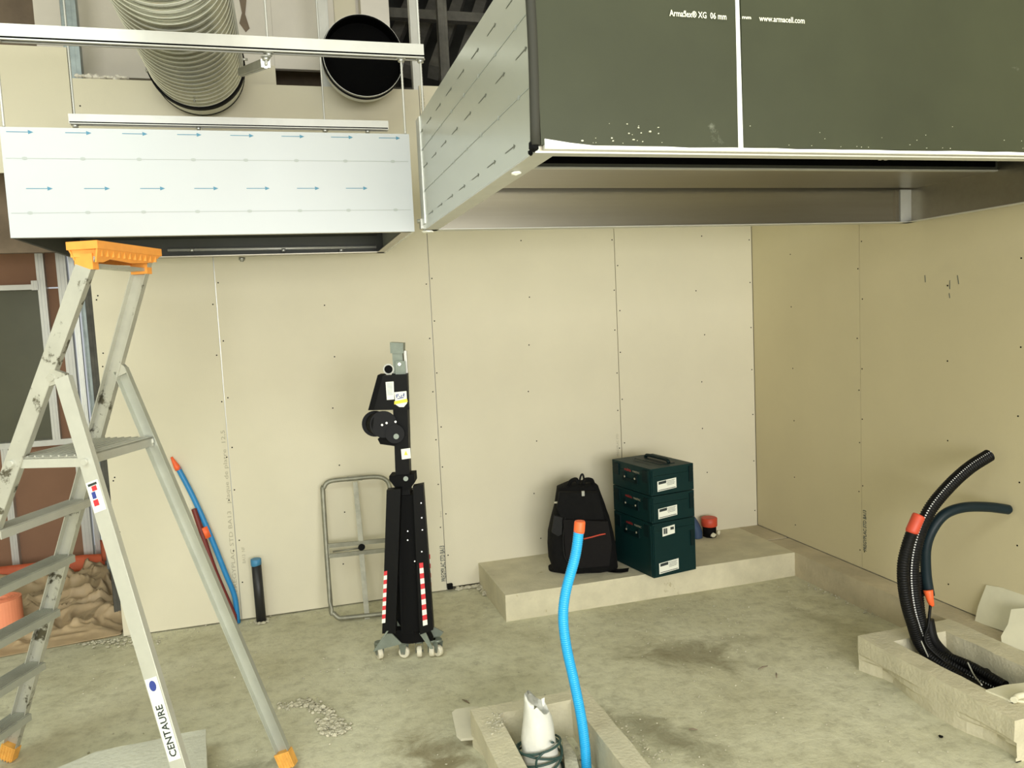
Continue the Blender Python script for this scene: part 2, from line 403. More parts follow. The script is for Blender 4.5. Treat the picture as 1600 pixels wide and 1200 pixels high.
# ---- right wall
wr = thing('wall_right', None, None, (0, -2, 0), kind='structure')
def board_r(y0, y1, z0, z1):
    bm = NB(); box(bm, 0, T, y0+0.0018, y1-0.0018, z0, z1); return link('plasterboard', bm, 'board_bounce_tint', wr)
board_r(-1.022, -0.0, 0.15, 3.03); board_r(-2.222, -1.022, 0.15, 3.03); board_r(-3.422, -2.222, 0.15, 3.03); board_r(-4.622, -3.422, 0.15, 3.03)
bm = NB(); box(bm, 0.02, 0.10, -9, 2.3, 0, 4.2); link('wall_core', bm, 'dullwall', wr)
bm = NB(); box(bm, 0, 0.02, -9, -4.63, 0, 4.2); box(bm, 0, 0.02, -4.63, 0, 3.03, 4.2); link('upper_facing', bm, 'dullwall', wr)
bm = NB()
for jy, jit in ((-1.022, 1), (-2.222, 1), (-0.42, 0), (-1.62, 0), (-2.0, 0)):
    for s in ((-1, 1) if jit else (0,)):
        z = 0.25
        while z < 2.2:
            y = jy+s*0.016+rs.uniform(-0.006, 0.006); cyl(bm, (0.0005, y, z), (-0.0012, y, z), 0.004, 6); z += rs.uniform(0.28, 0.4)
link('screw_heads', bm, 'gap', wr, kind='stuff')
text('printed_text', 'PREGYPLAC STD BA13', 0.034, PA(1354, 862, 0, 0), (0, 0, 1), (0, 1, 0), 'print_dark', wr, lift=0.001, sx=0.7, bold=0.0012, label='dark stamped lettering')
bm = NB()
for a, b in (((1445, 430), (1446, 441)), ((1484, 438), (1484, 452)), ((1496, 430), (1498, 444)), ((1483, 458), (1484, 466))):
    beam(bm, PA(*a, 0, -0.0006), PA(*b, 0, -0.0006), (0, 1, 0), 0.004, 0.001)
link('pencil_marks', bm, 'print_dark', wr, kind='stuff')

# ---- upper void behind the wall and the partition beyond the left opening
wv = thing('wall_beyond', None, None, (-3, 1, 0), kind='structure')
def bpart(name, m, *a, parent=wv, **k):
    bm = NB(); box(bm, *a); return link(name, bm, m, parent, **k)
bpart('plaster_panel', 'plasterwall', -4.06, PA(430, 110, 1, 0.42).x, 0.42, 0.46, 3.14, 4.2)
bpart('plaster_panel', 'plasterwall', PA(430, 110, 1, 0.42).x+0.001, -2.47, 0.42, 0.46, PA(460, 108, 1, 0.42).z, 4.2)
bpart('plaster_panel', 'plasterwall', -2.47, -2.30, 0.30, 0.50, 3.05, 4.2)
bpart('plaster_panel', 'plasterwall', -4.25, -4.075, 0.35, 0.40, 3.14, 4.2)
bpart('plaster_patch', 'board', -2.62, -2.49, 0.40, 0.418, 3.43, 4.2)
bpart('plaster_patch', 'board', PA(378, 120, 1, 0.16).x, PA(431, 120, 1, 0.16).x, 0.16, 0.30, 2.98, PA(410, 102, 1, 0.16).z)
bm = NB(); prism(bm, [PA(x, y, 1, 0.415) for x, y in ((372, -10), (378, 20), (374, 36), (384, 50), (390, 44), (383, 22), (386, -10))], (0, 0.01, 0)); link('plaster_patch', bm, 'roughbrown', wv)
bpart('brown_backing', 'roughbrown', -4.9, -2.3, 0.9, 0.95, 2.2, 4.2)
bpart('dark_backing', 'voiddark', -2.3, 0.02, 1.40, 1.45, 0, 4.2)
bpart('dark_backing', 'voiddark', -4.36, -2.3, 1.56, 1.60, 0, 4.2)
# joists in the dark void
for k in range(6):
    x = -2.32+0.17*k
    bm = NB(); beam(bm, (x, 0.62, 3.3), (x+0.42, 1.32, 4.18), (1, 0, 0), 0.075, 0.10); link('joist', bm, 'joist', wv)
for z in (3.12, 3.62, 3.9):
    bm = NB(); box(bm, -2.3, -1.2, 0.56, 0.62, z, z+0.06); link('joist', bm, 'joist', wv)
# torn plaster edge left of the spiral duct
bm = NB()
for k in range(16):
    x = PA(120+5*k, 118, 1, 0.006).x
    chunk(bm, (x, 0.012, 3.012+0.012*rs.random()), 0.012+0.012*rs.random())
link('plaster_crumbs', bm, 'plasterwall', wv, kind='stuff')

YB = 1.525
def bb(x0, x1, z0, z1, m='brownboard', y=YB, name='brown_board'):
    bm = NB(); box(bm, x0, x1, y, y+T, z0, z1); return link(name, bm, m, wv)
bb(-8, -4.50, 2.02, 4.2); bb(-8, -4.50, 0.003, 0.93)
bb(-4.62, -4.50, 0.94, 2.01)
bm = NB(); box(bm, -8, -4.66, YB+0.03, YB+0.04, 0.93, 2.02); link('dark_pane', bm, 'greenpanel', wv, label='dark olive panel in the framed opening')
def prof(name, x0, x1, z0, z1, y0=YB-0.045, y1=YB+0.03, m='galv_bright'):
    bm = NB(); box(bm, x0, x1, y0, y1, z0, z1)
    if z1-z0 > x1-x0:
        for q in (0.3, 0.7): box(bm, x0+(x1-x0)*q-0.003, x0+(x1-x0)*q+0.003, y0-0.003, y0, z0, z1)
    return link(name, bm, m, wv)
prof('frame_rail', -8, -4.66, 2.005, 2.04); prof('frame_rail', -8, -4.50, 0.915, 0.955)
prof('frame_post', -4.665, -4.615, 0.955, 2.7)
prof('frame_clip', -4.70, -4.66, 2.0, 2.065, YB-0.055)
prof('stud', -4.535, -4.475, 0, 4.2, YB-0.06, YB); prof('stud', -4.465, -4.43, 0, 4.2, YB-0.03, YB, 'galv'); prof('stud', -4.42, -4.395, 0, 4.2, YB, YB+0.04, 'galv_dull')
prof('stud', -4.99, -4.945, 0, 0.915, YB-0.05, YB)
# end studs at the back of the plastered wall, seen edge-on through the opening
for (x, y, m) in ((-4.09, 0.30, 'joist'), (-4.16, 0.62, 'joist'), (-4.25, 0.95, 'galv_dull')):
    stud(wv, x, y, 0, 2.6, m, 0.06)

# ---- concrete plinth, kerb
bm = NB(); box(bm, -1.9905, -0.150, -0.616, 0.0, -0.02, 0.146)
bmesh.ops.subdivide_edges(bm, edges=bm.edges[:], cuts=9, use_grid_fill=True)
for v in bm.verts:
    if v.co.z > 0.0 and v.co.y < -0.01: v.co += 0.0035*mn.noise_vector(v.co*7)
tag(link('concrete_plinth', bm, 'concrete'), 'low beige concrete plinth against the back wall carrying the tool cases', 'plinth')
kb = thing('concrete_kerb', 'low concrete kerb running along the foot of the right wall', 'kerb', (-0.075, -1.6, 0))
def kerb_piece(y0, y1, dx):
    bm = NB(); box(bm, -0.149+dx, -0.001, y0, y1, -0.02, 0.146)
    bmesh.ops.subdivide_edges(bm, edges=bm.edges[:], cuts=7, use_grid_fill=True)
    for v in bm.verts:
        if v.co.z > 0 and v.co.x < -0.02: v.co += 0.003*mn.noise_vector(v.co*9)
    return link('kerb_block', bm, 'concrete_dark', kb)
kerb_piece(-0.33, -0.001, 0.0); kerb_piece(-3.4, -0.352, 0.0)

# ================================================================== LEFT HOOD
hx0, hx1, hyf, hyb, hb, ht = -3.968, -2.502, -1.40, -0.42, 2.03, 2.422
hl = thing('extractor_hood', 'white film-covered box hood hanging above the stepladder', 'hood', (-3.235, -0.91, 2.03), 'kitchen extractor hoods')
TH = 0.012
P1('front_panel', 'film', hl, box, hx0, hx1, hyf, hyf+TH, hb, ht, label='white film-covered steel front')
P1('side_panel', 'stainless_dark', hl, box, hx0, hx0+TH, hyf+TH, hyb, hb, ht)
P1('side_panel', 'film_side', hl, box, hx1-TH, hx1, hyf+TH, hyb, hb, ht)
P1('back_panel', 'stainless_dark', hl, box, hx0, hx1, hyb-TH, hyb, hb, ht)
P1('top_panel', 'stainless', hl, box, hx0+TH, hx1-TH, hyf+TH, hyb-TH, ht-TH, ht)
bm = NB()   # turned-in rim along the lower edge
box(bm, hx1-0.05, hx1-TH, hyf+TH, hyb-TH, hb, hb+0.004)
box(bm, hx0+TH, hx1-TH, hyb-0.07, hyb-TH, hb, hb+0.004); box(bm, hx0+TH, hx1-TH, hyf+TH, hyf+0.03, hb, hb+0.004)
link('rim', bm, 'stainless', hl)
P1('filter_plenum', 'stainless_dark', hl, box, hx0+0.05, hx1-0.05, -1.05, hyb-0.03, hb+0.09, ht-TH)
P1('inner_tube', 'galv_bright', hl, cyl, PA(262, 391, 1, hyb-0.03), PA(588, 386, 1, hyb-0.03), 0.008, 10)
for x in (297, 440, 530): P1('tube_clip', 'galv', hl, cyl, PA(x, 391, 1, hyb-0.03), PA(x+6, 391, 1, hyb-0.03), 0.012, 10)
P1('drain_knob', 'chrome', hl, lambda b: (cyl(b, PA(378, 402, 1, hyb-0.035), PA(378, 407, 1, hyb-0.035), 0.016, 14), cyl(b, PA(378, 405, 1, hyb-0.035), PA(378, 409, 1, hyb-0.035), 0.009, 10)))
def arrow(bm, a, X, Z, L, th, head):
    N = X.cross(Z)*0.0006; a = V(a)
    prism(bm, [a-Z*th, a+X*(L-head)-Z*th, a+X*(L-head)+Z*th, a+Z*th], N)
    prism(bm, [a+X*(L-head)-Z*head*0.42, a+X*L, a+X*(L-head)+Z*head*0.42], N)
def oval(bm, c, X, Z, rx, rz):
    N = X.cross(Z)*0.0006; prism(bm, [V(c)+X*rx*math.cos(k*math.pi/4)+Z*rz*math.sin(k*math.pi/4) for k in range(8)], N)
bmA, bmG = NB(), NB(); X, Z = V((1, 0, 0)), V((0, 0, 1))
for row, z in enumerate((2.405, 2.205)):
    x = hx0+0.02+0.045*row
    while x < hx1-0.1:
        arrow(bmA, (x, hyf-0.0004, z), X, Z, 0.086, 0.0012, 0.017); x += 0.189
for z in (2.312, 2.118):
    prism(bmG, [V((hx0+0.01, hyf-0.0004, z-0.0011)), V((hx1-0.01, hyf-0.0004, z-0.0011)), V((hx1-0.01, hyf-0.0004, z+0.0011)), V((hx0+0.01, hyf-0.0004, z+0.0011))], (0, -0.0006, 0))
    x = hx0+0.07
    while x < hx1-0.03: oval(bmG, (x, hyf-0.0005, z), X, Z, 0.010, 0.006); x += 0.189
link('film_arrows', bmA, 'print_blue', hl, kind='stuff', label='blue arrows printed on the film'); link('film_lines', bmG, 'print_grey', hl, kind='stuff')

# ================================================================== RIGHT HOOD
gx0, gx1, gyf, gyb, gb, gt = -2.472, -0.055, -2.925, -1.43, 2.03, 2.468
hr = thing('extractor_hood', 'long kitchen hood clad in dark green foam over the tool cases', 'hood', ((gx0+gx1)/2, (gyf+gyb)/2, gb), 'kitchen extractor hoods')
P1('side_panel', 'film_side', hr, box, gx0, gx0+TH, gyf, gyb, gb, gt, label='pale film-covered steel side')
P1('side_panel', 'stainless', hr, box, gx1-TH, gx1, gyf, gyb, gb, gt)
P1('back_panel', 'stainless', hr, box, gx0+TH, gx1-TH, gyb-TH, gyb, gb, gt)
P1('top_panel', 'stainless_dark', hr, box, gx0+TH, gx1-TH, gyf+TH, gyb-TH, gt-TH, gt)
P1('front_panel', 'stainless', hr, box, gx0+TH, gx1-TH, gyf, gyf+TH, gb, gt)
bm = NB()   # lower flanges
box(bm, gx0, gx0+0.055, gyf+0.02, gyb, gb-0.003, gb); box(bm, gx1-0.05, gx1, gyf, gyb, gb-0.003, gb)
box(bm, gx0, gx1, gyb-0.05, gyb+0.012, gb-0.003, gb); box(bm, gx0, gx1, gyf-0.004, gyf+0.03, gb-0.004, gb)
link('rim', bm, 'galv_bright', hr)
P1('filter_plenum', 'stainless', hr, box, gx0+0.14, gx1-TH, -1.93, -1.50, gb+0.158, gb+0.21)
P1('plenum_front', 'stainless_dark', hr, box, gx0+0.14, gx1-TH, -1.945, -1.93, gb+0.158, gt-TH)
P1('plenum_lip', 'galv_bright', hr, box, gx0+0.14, gx1-TH, -1.948, -1.930, gb+0.152, gb+0.158)
bm = NB()
box(bm, gx0+0.15, gx1-0.03, -1.952, -1.946, gb+0.17, gb+0.36)
link('filter_slot', bm, 'gap', hr, label='long dark filter opening')
P1('corner_post', 'galv_bright', hr, box, gx1-0.075, gx1-TH, gyb-0.035, gyb-TH, gb, gb+0.155)
P1('corner_post', 'stainless', hr, box, gx1-0.10, gx1-0.08, gyb-0.03, gyb-TH, gb, gb+0.155)
P1('lamp_knob', 'chrome', hr, lambda b: (cyl(b, PA(1241, 300, 2, gb+0.156), PA(1241, 300, 2, gb+0.156)+V((0, 0, -0.012)), 0.022, 14), cyl(b, PA(1241, 300, 2, gb+0.156)+V((0, 0, -0.012)), PA(1241, 300, 2, gb+0.156)+V((0, 0, -0.024)), 0.010, 12)))
P1('divider_clip', 'galv_bright', hr, lambda b: (box(b, -1.345, -1.337, gyf+0.05, gyf+0.2, gb+0.03, gb+0.10), box(b, -1.365, -1.357, gyf+0.05, gyf+0.2, gb+0.03, gb+0.10)))
# foam cladding sheets on the front, white seam between
XS = -1.950
def foam(x0, x1, yo):
    bm = NB(); box(bm, x0, x1, gyf-0.012-yo, gyf, gb+0.012, gt+0.06)
    bmesh.ops.subdivide_edges(bm, edges=bm.edges[:], cuts=8, use_grid_fill=True)
    for v in bm.verts:
        if v.co.y < gyf-0.005: v.co.y += 0.0014*mn.noise(v.co*5)
    return link('insulation_sheet', bm, 'insulation', hr, label='dark green foam cladding')
foam(gx0+0.012, XS-0.007, 0); foam(XS+0.007, gx1, 0.001)
bm = NB(); pts = [V((gx0+0.002+0.003*math.sin(9*z), gyf-0.006, z)) for z in [gb+0.012+k*0.05 for k in range(10)]]
tube(bm, pts, 0.012, 8); link('insulation_edge', bm, 'foam_edge', hr)
P1('sealant_seam', 'seal', hr, lambda b: prism(b, [V((XS-0.007, gyf-0.011, gb+0.01)), V((XS+0.007, gyf-0.011, gb+0.01)), V((XS+0.003, gyf-0.011, gt+0.06)), V((XS-0.006, gyf-0.011, gt+0.06))], (0, 0.010, 0)))
bm = NB(); rs2 = random.Random(5); n = 40
top = [V((gx0+0.02+(gx1-gx0-0.02)*k/n, gyf-0.016, gb+0.0125+rs2.uniform(0, 0.002)-0.003+(0.014*max(0, 1-k*0.6)))) for k in range(n+1)]
bot = [V((gx0+0.02+(gx1-gx0-0.02)*k/n, gyf-0.016, gb+0.003)) for k in range(n+1)]
prism(bm, bot+top[::-1], (0, 0.016, 0)); link('sealant_bead', bm, 'seal', hr, label='white bead along the lower edge')
bm = NB()
for k in range(14): chunk(bm, (-2.28+rs2.uniform(-.12, .12), gyf-0.0135, gb+0.022+rs2.random()**2*0.05), 0.0015+0.0022*rs2.random(), 0.6, rnd=rs2)
for k in range(30): chunk(bm, (rs2.uniform(-2.4, -0.9), gyf-0.0135, gb+0.018+rs2.random()**3*0.06), 0.0014, 0.6, rnd=rs2)
link('dust_specks', bm, 'print_light', hr, kind='stuff')
yT = gyf-0.0145
def tx(s, p0, p1, size):
    a, b = PA(*p0, 1, yT), PA(*p1, 1, yT); t = text('printed_text', s, size, a, (b-a), (0, 0, 1), 'print_light', hr, label='pale printed lettering', bold=0.0003); 
    xs = [v.co.x for v in t.data.vertices]; k = (b-a).length/(max(xs)-min(xs)); x0 = a.x-hr.location.x
    for v in t.data.vertices: v.co.x = x0+(v.co.x-x0)*k
tx('Armaflex\u00ae XG  06 mm', (1046, 25), (1135, 31), 0.020); tx('... mm', (1150, 29), (1173, 30), 0.011); tx('www.armacell.com', (1186, 33), (1257, 37), 0.019)
# clips and rough sealant lumps at the lower left corner
P1('sealant_lump', 'seal', hr, lambda b: chunk(b, PA(806, 270, 0, gx0+0.02), 0.016, 0.5, rnd=rs2))
P1('sealant_lump', 'seal', hr, lambda b: chunk(b, PA(668, 362, 0, gx0), 0.02, 0.3, rnd=rs2))
P1('corner_tape', 'black', hr, lambda b: (chunk(b, PA(834, 228, 0, gx0-0.003), 0.012, 1.2, rnd=rs2), chunk(b, PA(829, 238, 0, gx0-0.003), 0.008, 1.3, rnd=rs2)))
P1('corner_clip', 'chrome', hr, lambda b: (cyl(b, PA(652, 346, 1, gyb), PA(664, 345, 1, gyb), 0.008, 10), box(b, gx0-0.012, gx0+0.01, gyb-0.02, gyb+0.01, gb+0.005, gb+0.045)))
P1('flange_strip', 'galv', hr, box, gx0-0.004, gx0+0.002, gyb-0.07, gyb+0.004, gb+0.02, gt)
bmA, bmG = NB(), NB(); X, Z = V((0, -1, 0)), V((0, 0, 1))
def sarrow(bm, y, z, L, t): 
    prism(bm, [V((gx0-0.0004, y, z-t)), V((gx0-0.0004, y-L, z-t)), V((gx0-0.0004, y-L, z+t)), V((gx0-0.0004, y, z+t))], (-0.0006, 0, 0))
    prism(bm, [V((gx0-0.0004, y-L-0.014, z)), V((gx0-0.0004, y-L, z+0.006)), V((gx0-0.0004, y-L, z-0.006))], (-0.0006, 0, 0))
for r_, z in enumerate((2.405, 2.265, 2.075)):
    y = gyb-0.03-0.06*r_
    while y > gyf+0.1: sarrow(bmA, y, z, 0.075, 0.0012); y -= 0.185
for z in (2.335, 2.175):
    prism(bmG, [V((gx0-0.0004, gyb-0.05, z-0.001)), V((gx0-0.0004, gyf+0.02, z-0.001)), V((gx0-0.0004, gyf+0.02, z+0.001)), V((gx0-0.0004, gyb-0.05, z+0.001))], (-0.0006, 0, 0))
    y = gyb-0.1
    while y > gyf+0.05: oval(bmG, (gx0-0.0005, y, z), V((0, -1, 0)), Z, 0.009, 0.006); y -= 0.185
link('film_arrows', bmA, 'print_dark', hr, kind='stuff'); link('film_lines', bmG, 'print_grey', hr, kind='stuff')

# ================================================================== CHANNELS, RODS, DUCTS
def channel(bm, a, b, wd=0.041, hh=0.041):
    """rail open at the bottom"""
    a, b = V(a), V(b); Y = V((0, 1, 0)); up = V((0, 0, 1)); t = 0.0025
    beam(bm, a+up*hh/2, b+up*hh/2, Y, wd, t); 
    for s in (-1, 1):
        beam(bm, a+Y*s*wd/2, b+Y*s*wd/2, Y, t, hh); beam(bm, a+Y*s*(wd/2-0.005)-up*(hh/2), b+Y*s*(wd/2-0.005)-up*(hh/2), Y, 0.010, t)
def rod(parent, a, b, nuts=()):
    a, b = V(a), V(b); bm = NB(); pts = resample([a, b], 0.006)
    tube(bm, pts, lambda i: 0.0050 if i % 2 else 0.0042, 8); link('threaded_rod', bm, 'galv_bright', parent)
    for z in nuts: P1('nut', 'galv', parent, cyl, (a.x, a.y, z-0.006), (a.x, a.y, z+0.006), 0.013, 6); 
    for z in nuts: P1('washer', 'galv_bright', parent, cyl, (a.x, a.y, z+0.006), (a.x, a.y, z+0.009), 0.019, 14)
yb1 = -1.395
zc = PA(330, 67, 1, yb1).z
c1 = thing('support_channel', 'long bright steel channel across the front of the ducts', 'channel', (-3.2, yb1, zc), 'suspended steel channels')
xr = PA(661, 85, 1, yb1).x
P1('rail', 'galv_bright', c1, channel, (-5.2, yb1, zc), (xr, yb1, zc), 0.041, 0.052)
P1('slot', 'gap', c1, box, -5.2, xr, yb1-0.0225, yb1-0.0195, zc-0.0225, zc-0.0165)
for px in (418, 655): 
    x = PA(px, 60, 1, yb1).x; rod(c1, (x, yb1, zc-0.035 if px == 418 else 2.5), (x, yb1, 4.2), (zc-0.034,))
x = PA(627, 100, 1, yb1).x; rod(c1, (x, yb1, ht+0.001), (x, yb1, zc+0.02), (zc-0.034,))
rod(c1, (-3.955, yb1, ht+0.001), (-3.955, yb1, zc+0.02), (zc-0.034,))
yb2 = -0.62
zc2 = PA(350, 192, 1, yb2).z
c2 = thing('support_channel', 'shorter steel channel hanging low behind the white hood', 'channel', (-3.2, yb2, zc2), 'suspended steel channels')
P1('rail', 'galv_bright', c2, channel, (PA(109, 188, 1, yb2).x, yb2, zc2), (PA(606, 196, 1, yb2).x, yb2, zc2), 0.041, 0.041)
P1('slot', 'gap', c2, box, PA(110, 188, 1, yb2).x, PA(605, 196, 1, yb2).x, yb2-0.0225, yb2-0.0195, zc2-0.0175, zc2-0.0125)
for px in (117, 507):
    x = PA(px, 188, 1, yb2).x; rod(c2, (x, yb2, zc2-0.03), (x, yb2, 4.2), (zc2-0.028,))
x = PA(574, 198, 1, yb2).x; P1('nut', 'galv', c2, cyl, (x, yb2, zc2-0.035), (x, yb2, zc2-0.022), 0.012, 6)
x = PA(310, 198, 1, yb2).x; P1('nut', 'galv', c2, cyl, (x, yb2, zc2-0.035), (x, yb2, zc2-0.022), 0.010, 6)
# spiral duct running back over the camera's left
yd = -0.27
cd_ = PA(306, 95, 1, yd); Rd = 0.224
zb = PA(312, 180, 1, yd+0.15).z; cz = zb+Rd; cx = cd_.x
sd = thing('spiral_duct', 'ribbed galvanized round duct hanging over the white hood', 'duct', (cx, -1.8, cz), 'round ventilation ducts')
bm = NB(); seg = 64; y0, y1 = -4.2, yd-0.02; pitch = 0.062; NP = 16; ny = int((y1-y0)/pitch*NP)+NP; rings = []
for i in range(ny+1):          # rows follow the helix of the folded seam
    ph = (i % NP)/NP; rr = Rd+0.0070*math.exp(-((ph-0.5)/0.09)**2)+0.0028*math.exp(-((ph-0.19)/0.06)**2); ring = []
    for k in range(seg):
        a = 2*math.pi*k/seg; y = min(y1, max(y0, y0+pitch*i/NP-pitch*k/seg))
        ring.append(bm.verts.new((cx+rr*math.cos(a), y, cz+rr*math.sin(a))))
    rings.append(ring)
for i in range(NP, ny):
    for k in range(seg):
        q0, q1 = (rings[i][k+1], rings[i+1][k+1]) if k < seg-1 else (rings[i-NP][0], rings[i+1-NP][0])
        f = bm.faces.new((rings[i][k], q0, q1, rings[i+1][k])); f.smooth = True; f.material_index = 1 if i % NP in (7, 8) else 0
bmesh.ops.delete(bm, geom=[v for v in bm.verts if not v.link_faces], context='VERTS')
link('duct_pipe', bm, ['spiral', 'seam'], sd, recalc=False)
P1('rubber_gasket', 'black', sd, lambda b: disc_ring(b, (cx, yd-0.035, cz), (0, 1, 0), Rd-0.03, Rd+0.014, 0.042, 64))
P1('spigot', 'spiral', sd, lambda b: disc_ring(b, (cx, yd-0.019, cz), (0, 1, 0), Rd-0.012, Rd+0.003, 0.150, 64))
P1('end_gasket', 'black', sd, lambda b: disc_ring(b, (cx, yd+0.131, cz), (0, 1, 0), Rd-0.03, Rd+0.005, 0.01, 64))
for a in (205, 268, 335):
    a = math.radians(a); p = V((cx+(Rd+0.004)*math.cos(a), yd-0.16, cz+(Rd+0.004)*math.sin(a))); d = V((math.cos(a), 0, math.sin(a)))
    P1('screw', 'chrome', sd, cyl, p, p+d*0.012, 0.007, 8)
for px in (224, 387):
    p = PA(px, 88 if px < 300 else 93, 1, yd-0.05); q = p+V((0.03 if px < 300 else -0.035, 0, 0)); P1('bracket_bolt', 'galv', sd, cyl, p, q, 0.007, 8)
# short channel bracket beside the spiral duct
sb = thing('bracket_channel', 'short piece of steel channel between the spiral duct and a rod', 'channel', PA(400, 105, 1, -1.0), 'suspended steel channels')
bm = NB(); a, b = PA(378, 113, 1, -0.80), PA(415, 99, 1, -1.38); beam(bm, a, b, (1, 0, 0), 0.035, 0.03)
beam(bm, a-V((0, 0, 0.017)), b-V((0, 0, 0.017)), (1, 0, 0), 0.012, 0.004); link('rail', bm, 'galv', sb)
p = PA(416, 97, 1, -1.395); rod(sb, p-V((0, 0, 0.012)), V((p.x, p.y, zc-0.045)), (p.z+0.012,))
# open duct sleeve with black interior
ye = -0.32
ce = (PA(506, 88, 1, ye)+PA(629, 88, 1, ye))/2; Re = (PA(629, 88, 1, ye)-PA(506, 88, 1, ye)).length/2
ce.z = (PA(566, 21, 1, ye).z+PA(572, 152, 1, ye).z)/2; Re = (Re+(PA(566, 21, 1, ye).z-PA(572, 152, 1, ye).z)/2)/2
ds = thing('duct_sleeve', 'open round duct end with pitch black interior', 'duct', (ce.x, ye+0.1, ce.z-Re), 'round ventilation ducts')
P1('sleeve', 'galv', ds, lambda b: disc_ring(b, (ce.x, ye, ce.z), (0, 1, 0), Re-0.0015, Re, 0.11, 64), smooth=False)
P1('lip_gasket', 'black', ds, lambda b: disc_ring(b, (ce.x, ye+0.03, ce.z), (0, 1, 0), Re, Re+0.006, 0.014, 64))
P1('inner_lining', 'gap', ds, lambda b: disc_ring(b, (ce.x, ye-0.001, ce.z), (0, 1, 0), Re-0.010, Re-0.0015, 0.106, 64))
P1('damper_plate', 'gap', ds, cyl, (ce.x, ye+0.10, ce.z), (ce.x, ye+0.11, ce.z), Re-0.004, 64)
P1('rear_neck', 'galv_dull', ds, cyl, (ce.x, ye+0.135, ce.z+0.06), (ce.x, 0.10, ce.z+0.09), Re-0.09, 40)

# ================================================================== STEPLADDER
LA, LB = V((-4.218, -1.192, 0)), V((-3.135, -1.657, 0))
Ld = (LA-LB).normalized(); Ln = V((-Ld.y, Ld.x, 0)); 
if Ln.dot(CAM-LA) < 0: Ln = -Ln
def wz(z): return 0.60-0.145*z      # distance between the two sides at height z
Stop = V((-3.521, -1.491, 1.912))
def stile(z): t = z/1.912; p = LA.lerp(Stop, t); return p
HZ = 1.535; Hp = stile(HZ)-Ld*0.028
def leg(z): return LB.lerp(Hp, z/HZ)
def sideP(p, near): return p+Ln*(wz(p.z) if near else 0)
def legP(z, near): return sideP(leg(z), near)-Ld*(0.036*z/HZ if near else 0)
lad = thing('stepladder', 'paint-stained aluminium stepladder with orange top cap', 'ladder', (-3.68, -1.6, 0))
def rail_channel(bm, a, b, wid, dep, flip):
    a, b = V(a), V(b); d = (b-a).normalized(); wd = Ln.cross(d).normalized(); nn = d.cross(wd); 
    if nn.dot(Ln) < 0: nn = -nn
    s = 1 if flip else -1; t = 0.003   # web on outer side, flanges inward
    beam(bm, a, b, wd, wid, t)
    for k in (-1, 1):
        o = wd*k*(wid/2)-nn*s*dep/2*1.0
        beam(bm, a+o, b+o, nn, dep, t)
for near in (True, False):
    a, b = sideP(stile(0.035), near), sideP(stile(1.93), near)
    P1('stile', 'alu', lad, rail_channel, a, b, 0.054, 0.024, near)
    a, b = legP(0.04, near), legP(HZ, near)
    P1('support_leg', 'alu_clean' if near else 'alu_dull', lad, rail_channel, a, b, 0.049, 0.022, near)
    h = sideP(Hp, near)
    P1('hinge', 'alu', lad, lambda b: (prism(b, [h+Ld*0.02+UP*(-0.03), h-Ld*(0.055 if near else 0.03)+UP*(-0.01), h-Ld*(0.05 if near else 0.02)+UP*0.012, h+Ld*0.0+UP*0.03], Ln*(-0.02 if near else 0.02)), cyl(b, h-Ln*0.004, h+Ln*0.006, 0.012, 12)))
    for (fn, nm) in ((stile, 's'), (leg, 'l')):
        p0, p1 = (sideP(fn(0.0), near), sideP(fn(0.065), near)) if nm == 's' else (legP(0.0, near), legP(0.065, near)); d = (p1-p0).normalized(); wd = Ln.cross(d)
        inn = -Ln*0.012 if near else Ln*0.012
        bm = NB(); beam(bm, p0+inn+d*0.008, p1+inn, wd, 0.062, 0.034); bevel(bm, 0.006, 2); 
        for k in (-0.024, -0.012, 0, 0.012, 0.024): beam(bm, p0+inn+d*0.006+wd*k, p1+inn-d*0.005+wd*k, wd, 0.004, 0.038)
        for v in bm.verts: v.co.z = max(v.co.z, 0.0)
        link('foot', bm, 'orange_foot', lad)
for z in (0.19, 0.40, 0.615, 0.83, 1.045):
    a, b = sideP(stile(z), False)+Ln*0.004, sideP(stile(z), True)-Ln*0.004
    bm = NB(); tr = Ld
    beam(bm, a, b, tr, 0.085, 0.004)
    beam(bm, a-tr*0.0425-UP*0.012, b-tr*0.0425-UP*0.012, tr, 0.004, 0.026); beam(bm, a+tr*0.0425-UP*0.012, b+tr*0.0425-UP*0.012, tr, 0.004, 0.026)
    for k in range(-4, 5): beam(bm, a+tr*k*0.009+UP*0.003, b+tr*k*0.009+UP*0.003, tr, 0.003, 0.003)
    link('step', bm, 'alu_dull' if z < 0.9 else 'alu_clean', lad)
    for near in (True, False):
        p = sideP(stile(z), near)+Ln*(0.002 if near else -0.002); P1('rivet', 'alu_clean', lad, cyl, p-UP*0.01, p-UP*0.01+Ln*(0.004 if near else -0.004), 0.011, 12)
